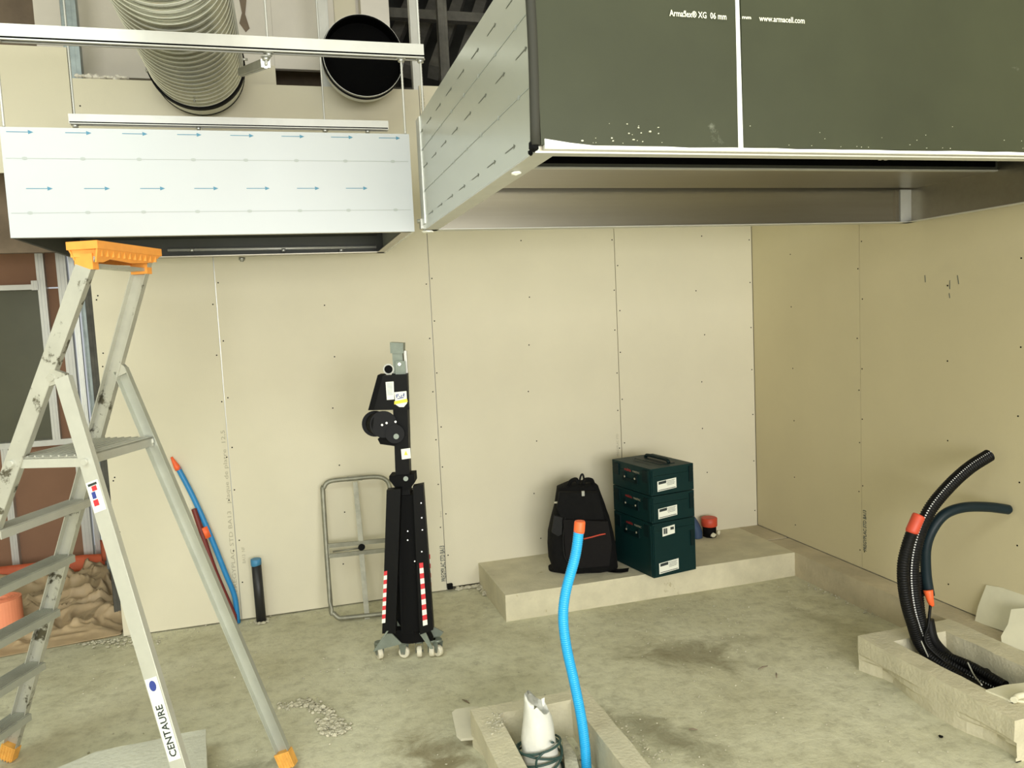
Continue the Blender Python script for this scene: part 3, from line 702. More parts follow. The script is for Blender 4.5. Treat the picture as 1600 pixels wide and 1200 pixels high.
# platform
zp = 1.275
pa, pb_ = sideP(stile(zp), False)+Ld*0.02, sideP(leg(zp), False)-Ld*0.01
bm = NB(); q = [pa+Ln*0.006, pb_+Ln*0.006, pb_+Ln*(wz(zp)-0.006), pa+Ln*(wz(zp)-0.006)]
prism(bm, q, UP*0.006)
for i in range(4):
    a, b = q[i], q[(i+1) % 4]; c = sum(q, V())/4; inw = (c-(a+b)/2).normalized()
    beam(bm, a-UP*0.012+inw*0.003, b-UP*0.012+inw*0.003, inw, 0.006, 0.034)
for k in range(1, 9):
    t = k/9; beam(bm, q[0].lerp(q[1], t)+UP*0.008+Ln*0.01, q[3].lerp(q[2], t)+UP*0.008-Ln*0.01, Ld, 0.006, 0.004)
link('platform', bm, 'alu_clean', lad)
for p in (legP(zp-0.01, False), legP(zp-0.01, True), sideP(stile(zp-0.01), True)):
    P1('pivot_bolt', 'alu_clean', lad, cyl, p-Ln*0.02, p+Ln*0.014, 0.011, 12)
# brace bar under cap
P1('top_bar', 'alu', lad, beam, sideP(stile(1.895), False), sideP(stile(1.895), True), Ld, 0.05, 0.012)
# top cap
ct = (sideP(stile(1.925), False)+sideP(stile(1.925), True))/2
bm = NB(); L2 = wz(1.93)/2+0.022
obox(bm, ct+UP*0.032, Ln*L2, Ld*0.055, UP*0.013); bevel(bm, 0.012, 3)
cap = link('top_cap', bm, 'orange', lad, label='orange plastic top cap')
bm = NB()
prism(bm, [ct+Ln*L2*0.98+Ld*0.052+UP*0.02, ct-Ln*L2*0.98+Ld*0.052+UP*0.02, ct-Ln*L2*0.9+Ld*0.04-UP*0.012, ct+Ln*L2*0.9+Ld*0.04-UP*0.024], -Ld*0.006)
prism(bm, [ct+Ln*L2*0.98-Ld*0.052+UP*0.02, ct-Ln*L2*0.98-Ld*0.052+UP*0.02, ct-Ln*L2*0.8-Ld*0.04-UP*0.006, ct-Ln*L2*0.1-Ld*0.04-UP*0.016, ct+Ln*L2*0.55-Ld*0.04-UP*0.010, ct+Ln*L2*0.75-Ld*0.04-UP*0.022, ct+Ln*L2*0.95-Ld*0.04-UP*0.024], Ld*0.006)
for k in range(-5, 6): beam(bm, ct+Ln*L2*k/6-Ld*0.05+UP*0.008, ct+Ln*L2*(k+0.6)/6+Ld*0.05+UP*0.008, Ln, 0.005, 0.024)
link('cap_ribs', bm, 'orange', cap)
for near in (True, False):
    p = sideP(stile(1.90), near); bm = NB(); obox(bm, p+(-Ln if near else Ln)*0.012+UP*0.006, Ld*0.032, Ln*0.015, UP*0.026); bevel(bm, 0.006, 2); link('cap_socket', bm, 'orange', cap)
# stickers and label on the near rear leg
def leg_frame(z):
    p = legP(z, True)+Ln*0.0022; d = (legP(z+0.05, True)-legP(z-0.05, True)).normalized(); return p, d, Ln.cross(d).normalized()
def patch(bm, p, d, wd, h0, h1, w0, w1, t=0.0008): prism(bm, [p+d*h0+wd*w0, p+d*h0+wd*w1, p+d*h1+wd*w1, p+d*h1+wd*w0], Ln*t)
p, d, wd = leg_frame(0.50)
st = P1('sticker', 'sticker', lad, patch, p, d, wd, -0.16, 0.10, -0.021, 0.021, label='white maker label')
text('sticker_text', 'CENTAURE', 0.034, p-d*0.15-wd*(-0.012 if wd.dot(E1) > 0 else 0.012), d, -wd if wd.dot(E1) > 0 else wd, 'sticker_ink', st, lift=0.0015, sx=0.95, bold=0.0007)
P1('sticker_logo', 'ink_blue', st, lambda b: prism(b, [p+d*0.075+Ln*0.0012+d*0.017*math.cos(k*math.pi/6)+wd*0.012*math.sin(k*math.pi/6) for k in range(12)], Ln*0.0006))
p, d, wd = leg_frame(1.155)
st2 = P1('sticker', 'sticker', lad, patch, p, d, wd, -0.05, 0.05, -0.022, 0.022)
P1('sticker_mark', 'red', st2, lambda b: patch(b, p+Ln*0.001, d, wd, -0.03, -0.01, -0.004, 0.014))
P1('sticker_mark', 'red', st2, lambda b: patch(b, p+Ln*0.001, d, wd, 0.018, 0.034, -0.012, 0.006))
P1('sticker_mark', 'ink_blue', st2, lambda b: patch(b, p+Ln*0.001, d, wd, -0.006, 0.016, -0.002, 0.012))
P1('sticker_mark', 'sticker_ink', st2, lambda b: patch(b, p+Ln*0.001, d, wd, 0.036, 0.044, -0.016, 0.016))

# ================================================================== TOWER LIFT
LC = V((-2.55, -0.87, 0))
def LP(x, y, dep=0.0): return PP(x, y, LC+E2*dep, E2)
lift = thing('tower_lift', 'folded black wind-up tower lift on casters', 'lift', LC)
def quad_prism(bm, px, d0, d1): prism(bm, [LP(x, y, d0) for x, y in px], E2*(d1-d0))
def lpart(name, m, px, d0, d1, parent=lift, bev=0, label=None):
    bm = NB(); quad_prism(bm, px, d0, d1)
    if bev: bevel(bm, bev, 2)
    return link(name, bm, m, parent, label=label)
lpart('mast', 'blackmetal', [(612, 584), (635, 584), (647, 990), (627, 990)], -0.04, 0.04, bev=0.004)
lpart('inner_mast', 'greyplate', [(612.5, 548), (628, 548), (631, 590), (615, 590)], -0.025, 0.03)
lpart('mast_head', 'greyplate', [(609, 535), (630, 536), (630, 552), (610, 552)], -0.035, 0.04, bev=0.004, label='grey square mast head')
lpart('mast_plate', 'greyplate', [(618, 564), (633, 564), (634, 585), (618, 585)], -0.046, -0.040)
P1('bolt', 'chrome', lift, cyl, LP(624, 569, -0.046), LP(624, 569, -0.054), 0.008, 10)
lpart('guide_strip', 'galv_bright', [(631, 548), (635, 548), (637, 583), (633, 583)], 0.0, 0.03)
P1('pulley', 'black', lift, cyl, LP(607, 577, -0.02), LP(607, 577, 0.02), 0.024, 20)
P1('pulley_guard', 'chrome', lift, lambda b: disc_ring(b, LP(607, 577, -0.026), E2, 0.020, 0.027, 0.006, 20))
hs = lpart('winch_housing', 'blackmetal', [(598, 587), (636, 585), (639, 640), (584, 641)], -0.075, -0.045)
lpart('housing_side', 'black', [(590, 586), (599, 586), (586, 641), (575, 641)], -0.07, 0.03)
P1('winch_drum', 'black', lift, cyl, LP(597, 663, -0.07), LP(588, 662, 0.05), 0.052, 30)
P1('drum_flange', 'blackmetal', lift, cyl, LP(599, 663, -0.078), LP(599, 663, -0.070), 0.064, 32)
P1('drum_flange', 'blackmetal', lift, cyl, LP(586, 662, 0.05), LP(586, 662, 0.058), 0.064, 32)
P1('gear_cover', 'blackmetal', lift, cyl, LP(617, 678, -0.085), LP(617, 678, -0.04), 0.045, 26)
P1('gear_boss', 'greyplate', lift, cyl, LP(619, 682, -0.096), LP(619, 682, -0.085), 0.013, 14)
for p in ((597, 664), (604, 661), (618, 659)): P1('bolt', 'chrome', lift, cyl, LP(*p, -0.086), LP(*p, -0.07), 0.005, 10)
lpart('winch_bracket', 'black', [(590, 686), (612, 678), (626, 690), (616, 697), (594, 694)], -0.06, 0.03)
st = lpart('sticker', 'sticker', [(602.5, 597), (615, 596), (616, 624), (604.5, 625)], -0.0765, -0.0755)
bm = NB()
for k in range(9): quad_prism(bm, [(604.5+k*0.1, 599+k*2.2), (613+k*0.1, 598.4+k*2.2), (613+k*0.1, 599.2+k*2.2), (604.5+k*0.1, 599.8+k*2.2)], -0.0772, -0.0766)
link('sticker_lines', bm, 'print_grey', st, kind='stuff')
st = lpart('sticker', 'sticker', [(616, 613), (635, 611), (636, 630), (631, 636), (624, 636), (618, 632)], -0.0765, -0.0755, label='white badge with blue script and yellow band')
bm = NB()
for a, b in (((619, 617), (620, 622)), ((619, 617), (623, 616)), ((620, 619), (623, 618)), ((624, 619), (626, 621)), ((627, 617), (628, 621)), ((629, 618), (632, 616)), ((631, 614), (631, 620)), ((621, 623), (631, 621))):
    beam(bm, LP(*a, -0.0772), LP(*b, -0.0772), E1, 0.0035, 0.0008)
link('sticker_script', bm, 'ink_blue', st, kind='stuff')
lpart('sticker_band', 'ink_yellow', [(616, 627), (636, 623), (637, 628), (616, 632)], -0.0775, -0.0766, parent=st)
st = lpart('sticker', 'sticker', [(626.5, 702), (641, 700), (642, 716), (628, 718)], -0.0415, -0.0405)
lpart('sticker_mark', 'ink_yellow', [(631.5, 711), (637, 711), (634, 704)], -0.0425, -0.0416, parent=st)
lpart('clamp_bracket', 'black', [(608, 744), (647, 741), (648, 754), (640, 765), (622, 768), (608, 750)], -0.05, 0.05, bev=0.004)
P1('bolt', 'greyplate', lift, cyl, LP(634, 748, -0.058), LP(634, 748, -0.05), 0.012, 10)
# folded outrigger legs
def leg_box(px, d0, d1, name='outrigger'): return lpart(name, 'blackmetal', px, d0, d1, bev=0.003)
l1 = leg_box([(604, 766), (626, 764), (618, 990), (597, 990)], -0.115, -0.065)
l2 = leg_box([(645, 760), (661, 757), (677, 984), (656, 992)], -0.085, -0.035)
l3 = leg_box([(609, 770), (630, 768), (628, 985), (606, 985)], 0.05, 0.10)
l4 = leg_box([(640, 766), (655, 764), (675, 975), (660, 980)], 0.05, 0.10)
lpart('mast_foot', 'black', [(625, 775), (655, 773), (661, 985), (630, 990)], -0.05, 0.045)
for leg_, px, dd in ((l1, [(600, 893), (605, 892), (602, 973), (596.5, 974)], -0.1165), (l2, [(655, 880), (661, 879), (668, 976), (661, 978)], -0.0865), (l4, [(668, 867), (672, 866), (676, 953), (672.5, 955)], 0.0485)):
    bm = NB(); n = 12
    for k in range(n):
        t0, t1 = k/n, (k+1)/n; a, b, c, d = px
        L = lambda p, q, t: (p[0]+(q[0]-p[0])*t, p[1]+(q[1]-p[1])*t)
        sh = 3.0 if k % 2 else -3.0
        v0 = len(bm.verts); quad_prism(bm, [L(a, d, t0), L(b, c, t0), L(b, c, t1), L(a, d, t1)], dd, dd+0.0012)
        bm.faces.ensure_lookup_table()
        for f in bm.faces[-6:]: f.material_index = k % 2
    link('warning_tape', bm, ['red', 'sticker'], leg_, label='red and white warning tape')
for p, dd in (((658, 786), -0.09), ((659, 809), -0.09), ((660, 828), -0.09), ((659, 862), -0.09), ((648, 877), -0.056), ((637, 844), -0.056), ((637, 830), -0.056)):
    P1('bolt', 'chrome', lift, cyl, LP(*p, dd), LP(*p, dd+0.01), 0.0035, 8)
# corner brackets and casters
def caster(px, py, dep, wheel_r=0.028, ang=0.3):
    base = LP(px, py, dep); base.z = 0; ax = (E1*math.cos(ang)+E2*math.sin(ang))
    bm = NB(); cyl(bm, base+UP*0.086, base+UP*0.074, 0.022, 14); tr = ax.cross(UP)
    for s in (-1, 1): prism(bm, [base+ax*s*0.017+UP*0.074+tr*0.02, base+ax*s*0.017+UP*0.074-tr*0.02, base+ax*s*0.017+UP*0.022-tr*0.010, base+ax*s*0.017+UP*0.022+tr*0.010], ax*0.002*s)
    k = link('caster', bm, 'greyplate', lift)
    bm = NB(); tube(bm, [base+UP*wheel_r+ax*q for q in (-0.013, -0.009, 0.009, 0.013)], lambda i: wheel_r-(0.004 if i in (0, 3) else 0), 20); link('wheel', bm, 'wheel', k)
    P1('axle', 'chrome', k, cyl, base+UP*wheel_r-ax*0.020, base+UP*wheel_r+ax*0.020, 0.006, 8)
    return base
cs = [caster(594, 1033, 0.0, ang=0.5), caster(632, 1021, 0.0, ang=1.3), caster(656, 1028, 0.0, ang=0.1), caster(676, 1034, 0.0, ang=0.0), caster(684, 1010, 0.0, ang=0.9)]
cs_px = [(594, 1033), (632, 1021), (656, 1028), (676, 1034), (684, 1010)]
def tri(px, d0): lpart('foot_bracket', 'greyplate', px, d0, d0+0.008)
tri([(608, 986), (586, 1017), (628, 1006)], -0.075); tri([(604, 986), (583, 1018), (586, 1018), (607, 986)], -0.12)
tri([(655, 990), (672, 1014), (677, 1014), (664, 986)], -0.07); tri([(671, 976), (693, 988), (684, 1000), (669, 994)], 0.03); tri([(618, 966), (632, 990), (646, 1006), (620, 1004)], 0.03)
lpart('base_beam', 'black', [(600, 1003), (604, 985), (668, 985), (676, 1001), (640, 1006)], -0.03, 0.02)

# ================================================================== TUBULAR FRAME leaning on the wall
T0, T1 = V((-2.885, -0.235, 0.0)), V((-2.60, -0.275, 0.0)); T2 = V((-2.90, -0.045, 0.78))
Tn = (T1-T0).cross(T2-T0).normalized()
def TP(x, y): return PP(x, y, T0, Tn)
tf = thing('tubular_frame', 'bare steel tube trolley frame leaning against the back wall', 'frame', (-2.76, -0.25, 0))
corner = [(516, 940), (505, 778), (506, 762), (516, 752), (550, 748), (586, 745), (602, 749), (609, 762), (612, 800), (617, 860), (621, 935), (614, 952), (598, 960), (565, 965), (537, 968), (522, 959)]
pts = []
cp = [TP(*c) for c in corner]
P_ = [cp[-1]]+cp+[cp[0], cp[1]]; ringp = []
for i in range(1, len(P_)-2):
    a, b, c, d = P_[i-1:i+3]
    for k in range(6):
        t = k/6; ringp.append(0.5*((2*b)+(c-a)*t+(2*a-5*b+4*c-d)*t*t+(3*b-a-3*c+d)*t**3))
for v in ringp: v.z = max(v.z, 0.0135)
P1('outer_tube', 'tubesteel', tf, tube, ringp, 0.0135, 10, True, True)
def tp(nm, a, b, r=0.011): return P1(nm, 'tubesteel', tf, tube, [TP(*a), TP(*b)], r, 8)
def flat(nm, a, b, wd=0.02): return P1(nm, 'tubesteel', tf, beam, TP(*a), TP(*b), (TP(a[0]+10, a[1])-TP(*a)) if abs(a[0]-b[0]) < abs(a[1]-b[1]) else UP, wd, 0.010)
flat('upright_bar', (555, 753), (564, 846), 0.028); flat('upright_bar', (565, 866), (574, 967), 0.028)
flat('cross_bar', (512, 853), (616, 843), 0.024); flat('cross_bar', (513, 869), (617, 858), 0.024)
flat('end_plate', (511, 851), (513, 871), 0.018)
P1('hub', 'black', tf, cyl, TP(565, 855)-Tn*0.02, TP(565, 855)+Tn*0.02, 0.019, 16)
P1('hub_bar', 'tubesteel', tf, cyl, TP(520, 862), TP(565, 856), 0.005, 8)
flat('top_sleeve', (542, 748.5), (566, 746.5), 0.028)

# ================================================================== PIPES AT THE BACK WALL
bm = NB(); pts = resample(spline([PA(278, 731, 1, -0.03), PA(300, 773, 1, -0.035), PA(325, 828, 1, -0.04), PA(352, 895, 1, -0.04), PA(366, 930, 1, -0.035), PA(371, 962, 1, -0.035)]), 0.0045)
pts[-1].z = 0.0
bp = thing('blue_conduit', 'slim blue conduit bent against the wall behind the ladder', 'conduit', pts[-1])
tube(bm, pts, lambda i: 0.0155 if i % 2 else 0.0140, 12); link('pipe', bm, 'blue_pipe', bp)
bm = NB(); tp_ = [PA(268, 714, 1, -0.025), PA(271, 720, 1, -0.027), PA(276, 729, 1, -0.03), PA(279, 734, 1, -0.03)]
tube(bm, tp_, lambda i: (0.006, 0.010, 0.0165, 0.017)[i], 10); link('taped_tip', bm, 'tape', bp, label='orange taped tip')
bm = NB(); ta, tb = PA(321, 822, 1, -0.04), PA(328, 838, 1, -0.04); off = V((-0.012, 0, -0.004))
tube(bm, [ta+off, tb+off], 0.0265, 14); link('tape_band', bm, 'tape', bp, label='orange tape binding')
bm = NB(); rp = resample(spline([PA(303, 795, 1, -0.05), PA(318, 840, 1, -0.055), PA(337, 895, 1, -0.055), PA(366, 962, 1, -0.05)]), 0.0045); rp[-1].z = 0.0
tube(bm, rp, lambda i: 0.0155 if i % 2 else 0.0140, 12); tag(link('red_conduit', bm, 'redpipe'), 'dark red conduit taped beside the slim blue one', 'conduit')
p = PA(404, 970, 2, 0); p.y = -0.075; p.x = PA(403, 900, 1, -0.075).x
bs = thing('pipe_stub', 'upright black pipe stub with blue capped top', 'pipe', (p.x, p.y, 0)); ztop = PA(401, 873, 1, -0.075).z
P1('pipe', 'blackpipe', bs, lambda b: tube(b, [(p.x, p.y, 0), (p.x-0.004, p.y, ztop-0.03)], 0.027, 20))
P1('cap', 'blue_cap', bs, lambda b: tube(b, [(p.x-0.0036, p.y, ztop-0.036), (p.x-0.004, p.y, ztop-0.034), (p.x-0.004, p.y, ztop-0.001), (p.x-0.004, p.y, ztop)], lambda i: (0.027, 0.029, 0.029, 0.027)[i], 20), label='blue cap')
bm = NB()
for k in range(14):
    a = rs.uniform(0, 6.3); chunk(bm, (p.x+0.035*math.cos(a), p.y+0.035*math.sin(a), 0.004), 0.007+0.007*rs.random(), rnd=rs)
link('mortar_collar', bm, 'rubble', bs, kind='stuff')
# small bracket at the foot of the joint
bm = NB(); q = PA(703, 916, 1, -0.012); box(bm, q.x-0.016, q.x+0.016, -0.025, -0.002, q.z-0.016, q.z+0.016); box(bm, q.x-0.016, q.x+0.0, -0.027, -0.025, q.z-0.002, q.z+0.016)
tag(link('floor_clip', bm, 'black'), 'small dark clip at the foot of the board joint', 'clip')

# ================================================================== TOOL CASES
ang = math.radians(9); CA = V((math.cos(ang), math.sin(ang), 0)); CB = V((-math.sin(ang), math.cos(ang), 0)); CO = V((-1.14, -0.707, 0.1475))
def toolcase(z0, h, label, stickers, top=False):
    t = thing('tool_case', label, 'tool case', CO+CA*0.1475+CB*0.1975+UP*z0, 'stacked tool cases')
    def pt(a, b, z): return CO+CA*a+CB*b+UP*(z0+z)
    g = 0.0015
    bm = NB(); lid = 0.045
    obox(bm, pt(0.1475, 0.1975, g+(h-lid)/2), CA*0.1475, CB*0.1975, UP*((h-lid)/2-g)); bevel(bm, 0.010, 2); link('body', bm, 'case', t)
    bm = NB(); obox(bm, pt(0.1475, 0.1975, h-lid/2), CA*0.1475, CB*0.1975, UP*(lid/2-g)); bevel(bm, 0.010, 2); link('lid', bm, 'case', t)
    # latches on the narrow left face's corners and recess columns on the right face
    for b in (0.05, 0.345):
        bm = NB(); obox(bm, pt(-0.002, b, h-lid-0.005), CA*0.005, CB*0.024, UP*0.034); bevel(bm, 0.003, 1); link('latch', bm, 'case_dark', t)
    P1('latch', 'case_dark', t, lambda q: obox(q, pt(0.272, -0.002, h*0.62), CA*0.012, CB*0.004, UP*min(0.045, h*0.3)))
    P1('corner_rib', 'case', t, lambda q: (obox(q, pt(0.012, -0.002, h/2), CA*0.006, CB*0.004, UP*(h/2-0.012)), obox(q, pt(-0.002, 0.018, h/2), CA*0.004, CB*0.008, UP*(h/2-0.012))))
    # handle recess and logo on the long face
    hd = min(0.045, h*0.28); zc_ = h*0.45 if h < 0.2 else h*0.72
    P1('front_handle', 'case_dark', t, lambda q: (obox(q, pt(-0.003, 0.20, zc_-0.010), CA*0.006, CB*0.075, UP*0.010), obox(q, pt(-0.003, 0.262, zc_+0.006), CA*0.006, CB*0.012, UP*0.024), obox(q, pt(-0.003, 0.138, zc_+0.006), CA*0.006, CB*0.012, UP*0.024)))
    lx = pt(0.0, 0.262, zc_+0.040)
    text('logo', 'makita', 0.026, lx, -CB, UP, 'red_logo', t, label='small red maker name', lift=0.0022)
    text('logo', 'MAKPAC', 0.018, lx-CB*0.085, -CB, UP, 'print_faint', t, lift=0.0022)
    for b, z in ((0.252, zc_+0.005), (0.148, zc_+0.008)): P1('handle_pin', 'print_faint', t, lambda q: cyl(q, pt(-0.0085, b, z), pt(-0.0105, b, z), 0.006, 10))
    for (a0, z, wd, hh, kind) in stickers:
        s = P1('sticker', 'sticker', t, lambda q: obox(q, pt(a0, -0.0008, z), CA*wd/2+UP*0.004, CB*0.0006, UP*hh/2))
        bm = NB(); Y = -CB*0.0018
        if kind == 'label':
            obox(bm, pt(a0-wd*0.24, -0.0018, z+hh*0.28), CA*wd*0.2+UP*0.002, CB*0.0004, UP*hh*0.13)
            for k in range(4): obox(bm, pt(a0+wd*0.2, -0.0018, z+hh*(0.38-0.13*k)), CA*wd*(0.22-0.03*(k % 2))+UP*0.002, CB*0.0003, UP*0.0010)
            obox(bm, pt(a0, -0.0018, z-hh*0.40), CA*wd*0.45+UP*0.003, CB*0.0003, UP*0.0018)
        else:
            for k in range(7): obox(bm, pt(a0-wd*0.42+k*wd*0.05, -0.0018, z), CA*wd*(0.010+0.008*(k % 3)), CB*0.0003, UP*hh*0.32)
            obox(bm, pt(a0+wd*0.28, -0.0018, z+hh*0.2), CA*wd*0.14, CB*0.0003, UP*hh*0.16)
        link('sticker_print', bm, 'sticker_ink', s)
    if top:
        P1('top_recess', 'case_dark', t, lambda q: obox(q, pt(0.165, 0.1975, h-0.0005), CA*0.05, CB*0.13, UP*0.0015))
        bm = NB(); tube(bm, spline([pt(0.185, 0.08, h), pt(0.185, 0.10, h+0.016), pt(0.185, 0.1975, h+0.018), pt(0.185, 0.295, h+0.016), pt(0.185, 0.315, h)], 6), 0.010, 8); link('top_handle', bm, 'case_dark', t)
        text('logo', 'MAKPAC', 0.05, pt(0.065, 0.30, h), -CB, CA, 'case_dark', t, lift=0.002)
    return t
toolcase(0.0, 0.315, 'tall green tool case at the bottom of the stack', [(0.105, 0.055, 0.135, 0.062, 'label'), (0.11, 0.262, 0.085, 0.05, 'bar')])
toolcase(0.3152, 0.157, 'flat green tool case in the middle of the stack', [(0.108, 0.055, 0.13, 0.058, 'label')])
toolcase(0.4724, 0.157, 'flat green tool case on top of the stack', [(0.108, 0.055, 0.13, 0.058, 'label')], top=True)

# ================================================================== BACKPACK
BC = V((-1.43, -0.34, 0.1475))
def BP(x, y, dep=0.0): return PP(x, y, BC+E2*dep, E2)
bag = thing('backpack', 'black fabric backpack slumped on the plinth beside the tool cases', 'backpack', BC)
prof_ = [(892, 857, 958, 0.8), (884, 862, 965, 1.0), (866, 857, 962, 1.08), (845, 855, 960, 1.1), (830, 856, 957, 1.08), (808, 861, 951, 1.0), (786, 866, 943, 0.92), (770, 868, 938, 0.8), (759, 870, 934, 0.6), (753, 884, 926, 0.35)]
bm = NB(); rings = []; SEG = 28
for (py, xl, xr_, k) in prof_:
    a, b = BP(xl, py), BP(xr_, py); c = (a+b)/2; hw = (b-a).length/2; hd = 0.135*k
    ring = []
    for s in range(SEG):
        th = 2*math.pi*s/SEG; ct_, st_ = math.cos(th), math.sin(th); ex = 0.62
        px = math.copysign(abs(ct_)**ex, ct_)*hw; pd = math.copysign(abs(st_)**ex, st_)*hd
        p_ = c+E1*px+E2*pd; p_ += 0.006*mn.noise_vector(p_*14); p_.z = max(0.148, p_.z); ring.append(bm.verts.new(p_))
    rings.append(ring)
for A, B in zip(rings, rings[1:]):
    for s in range(SEG):
        f = bm.faces.new((A[s], A[(s+1) % SEG], B[(s+1) % SEG], B[s])); f.smooth = True
bm.faces.new(rings[0][::-1]); bm.faces.new(rings[-1]); link('body', bm, 'fabric', bag)
def bagpanel(name, m, px, d0, th=0.02, bev=0.008):
    bm = NB(); prism(bm, [BP(x, y, d0) for x, y in px], E2*th)
    if bev: bevel(bm, bev, 2)
    return link(name, bm, m, bag)
bagpanel('front_pocket', 'fabric_soft', [(880, 812), (950, 815), (956, 850), (952, 884), (905, 888), (884, 872)], -0.170, 0.05)
bagpanel('upper_pocket', 'fabric', [(874, 770), (934, 770), (942, 800), (944, 812), (878, 812), (870, 795)], -0.150, 0.05)
bagpanel('side_panel', 'fabric_grey', [(866, 806), (879, 809), (878, 835), (872, 838), (862, 832)], -0.155, 0.03, 0.004)
bm = NB(); tube(bm, spline([BP(912, 842, -0.172), BP(925, 839, -0.173), BP(936, 836, -0.172), BP(946, 834, -0.168)], 6), 0.0042, 8); link('red_piping', bm, 'red_trim', bag, label='red zip piping')
bm = NB(); tube(bm, spline([BP(883, 808, -0.165), BP(880, 838, -0.168), BP(882, 868, -0.168), BP(890, 882, -0.165)], 6), 0.0025, 6); link('zip_line', bm, 'fabric_grey', bag)
bm = NB(); tube(bm, spline([BP(888, 760, -0.03), BP(892, 752, -0.06), BP(900, 749, -0.08), BP(904, 757, -0.1)], 6), 0.012, 8); tube(bm, spline([BP(928, 760, -0.03), BP(924, 750, -0.06), BP(914, 750, -0.08), BP(911, 757, -0.1)], 6), 0.012, 8); link('shoulder_straps', bm, 'fabric', bag)
bm = NB(); tube(bm, spline([BP(905, 758, 0.02), BP(907, 745, 0.03), BP(910, 741, 0.035), BP(912, 746, 0.03), BP(913, 758, 0.02)], 6), 0.006, 8); link('grab_handle', bm, 'fabric_grey', bag)
P1('buckle', 'wire', bag, lambda b: obox(b, BP(911, 771, -0.158), E1*0.008, E2*0.006, UP*0.014))
P1('brand_tag', 'print_faint', bag, lambda b: obox(b, BP(870, 785, -0.128), E1*0.016, E2*0.002, UP*0.005))
bm = NB(); grid_surface(bm, 10, 2, lambda u, v: PA(948+u*45, 893-2*v*3+2*math.sin(u*4), 2, 0.150+0.006*math.sin(u*5))); bmesh.ops.solidify(bm, geom=bm.faces[:], thickness=0.003); link('waist_strap', bm, 'fabric_grey', bag)

# red capped pipe stub and blue sleeve behind the cases
q = V((-0.432, -0.10, 0.146))
rc = thing('pipe_stub', 'short orange-red capped pipe stub at the wall corner', 'pipe', q)
P1('pipe', 'black', rc, cyl, q, q+UP*0.075, 0.044, 24)
P1('cap', 'tape_dark', rc, lambda b: tube(b, [q+UP*0.07, q+UP*0.074, q+UP*0.125, q+UP*0.128], lambda i: (0.048, 0.052, 0.052, 0.047)[i], 24))
bm = NB(); chunk(bm, q+V((-0.005, -0.055, 0.02)), 0.026, 0.9, rnd=rs); chunk(bm, q+V((0.04, -0.05, 0.035)), 0.016, 1.2, rnd=rs); link('mortar_lump', bm, 'ivory', rc)
bm = NB(); tube(bm, spline([V((-0.525, -0.10, 0.150)), V((-0.530, -0.10, 0.20)), V((-0.565, -0.09, 0.27)), V((-0.62, -0.08, 0.33))], 8), 0.036, 18)
tag(link('blue_sleeve', bm, 'blue_dark'), 'dark blue pipe sleeve half hidden behind the tool cases', 'pipe')

# ================================================================== CONCRETE PIT BOXES
def pitbox(name, label, x0, x1, y0, y1, ix0, ix1, iy0, iy1, h, m):
    """hollow concrete upstand: y0 far edge, y1 near edge"""
    bm = NB(); N = 14
    for (a0, a1, b0, b1) in ((x0, ix0, y1, y0), (ix1, x1, y1, y0), (ix0, ix1, iy0, y0), (ix0, ix1, y1, iy1)):
        b_ = NB(); box(b_, a0, a1, b0, b1, -0.01, h); bmesh.ops.subdivide_edges(b_, edges=b_.edges[:], cuts=N, use_grid_fill=True)
        for v in b_.verts:
            if v.co.z > 0.01: v.co += V((0.004*mn.noise(v.co*9), 0.004*mn.noise(v.co*9+V((7, 0, 0))), 0.003*mn.noise(v.co*11)))
            if v.co.z < 0.075 and v.co.x < x0+0.006: v.co.x += 0.065*max(0, mn.noise(V((v.co.y*5, 3.3, 0)))+0.15)*(1 if v.co.z < 0.045 else 0.5)
        me = bpy.data.meshes.new('tmp'); b_.to_mesh(me); b_.free(); bm.from_mesh(me); bpy.data.meshes.remove(me)
    bmesh.ops.remove_doubles(bm, verts=bm.verts[:], dist=0.0005)
    return tag(link(name, bm, m, recalc=True), label, 'concrete box', 'concrete pit boxes')
pitbox('pit_box', 'hollow concrete box holding the wrapped white bundle and bright blue conduit', -2.455, -1.975, -1.77, -2.72, -2.362, -2.062, -1.845, -2.64, 0.150, 'concrete')
pitbox('pit_box', 'hollow concrete box at the right wall with black conduits rising from it', -0.661, -0.152, -1.775, -2.566, -0.562, -0.272, -1.880, -2.47, 0.155, 'concrete')
# slab under the ladder
bm = NB(); ptsl = [(-3.985, -1.56, 0), (-3.845, -1.46, 0), (-3.66, -1.45, 0), (-3.452, -1.44, 0), (-3.42, -1.75, 0), (-3.41, -2.25, 0), (-3.98, -2.25, 0)]
prism(bm, ptsl, UP*0.098); bmesh.ops.subdivide_edges(bm, edges=bm.edges[:], cuts=6, use_grid_fill=True); roughen(bm, 0.004, 7)
for v in bm.verts: v.co.z = max(0, v.co.z)
tag(link('concrete_slab', bm, 'concrete_grey'), 'rough concrete slab on the floor under the stepladder', 'slab')

# plate beside the centre box
bm = NB(); a = [PP(x, y, (-2.47, -1.72, 0.06), V((0.25, -0.25, 1)).normalized()) for x, y in ((706, 1113), (712, 1108), (731, 1105), (748, 1103), (745, 1152), (720, 1154), (713, 1147))]
prism(bm, a, V((0, 0, -0.010))); bevel(bm, 0.003, 1); tag(link('broken_plate', bm, 'whiteplate'), 'cream broken board scrap tucked against the concrete box with white bundle', 'board scrap', 'board scraps')

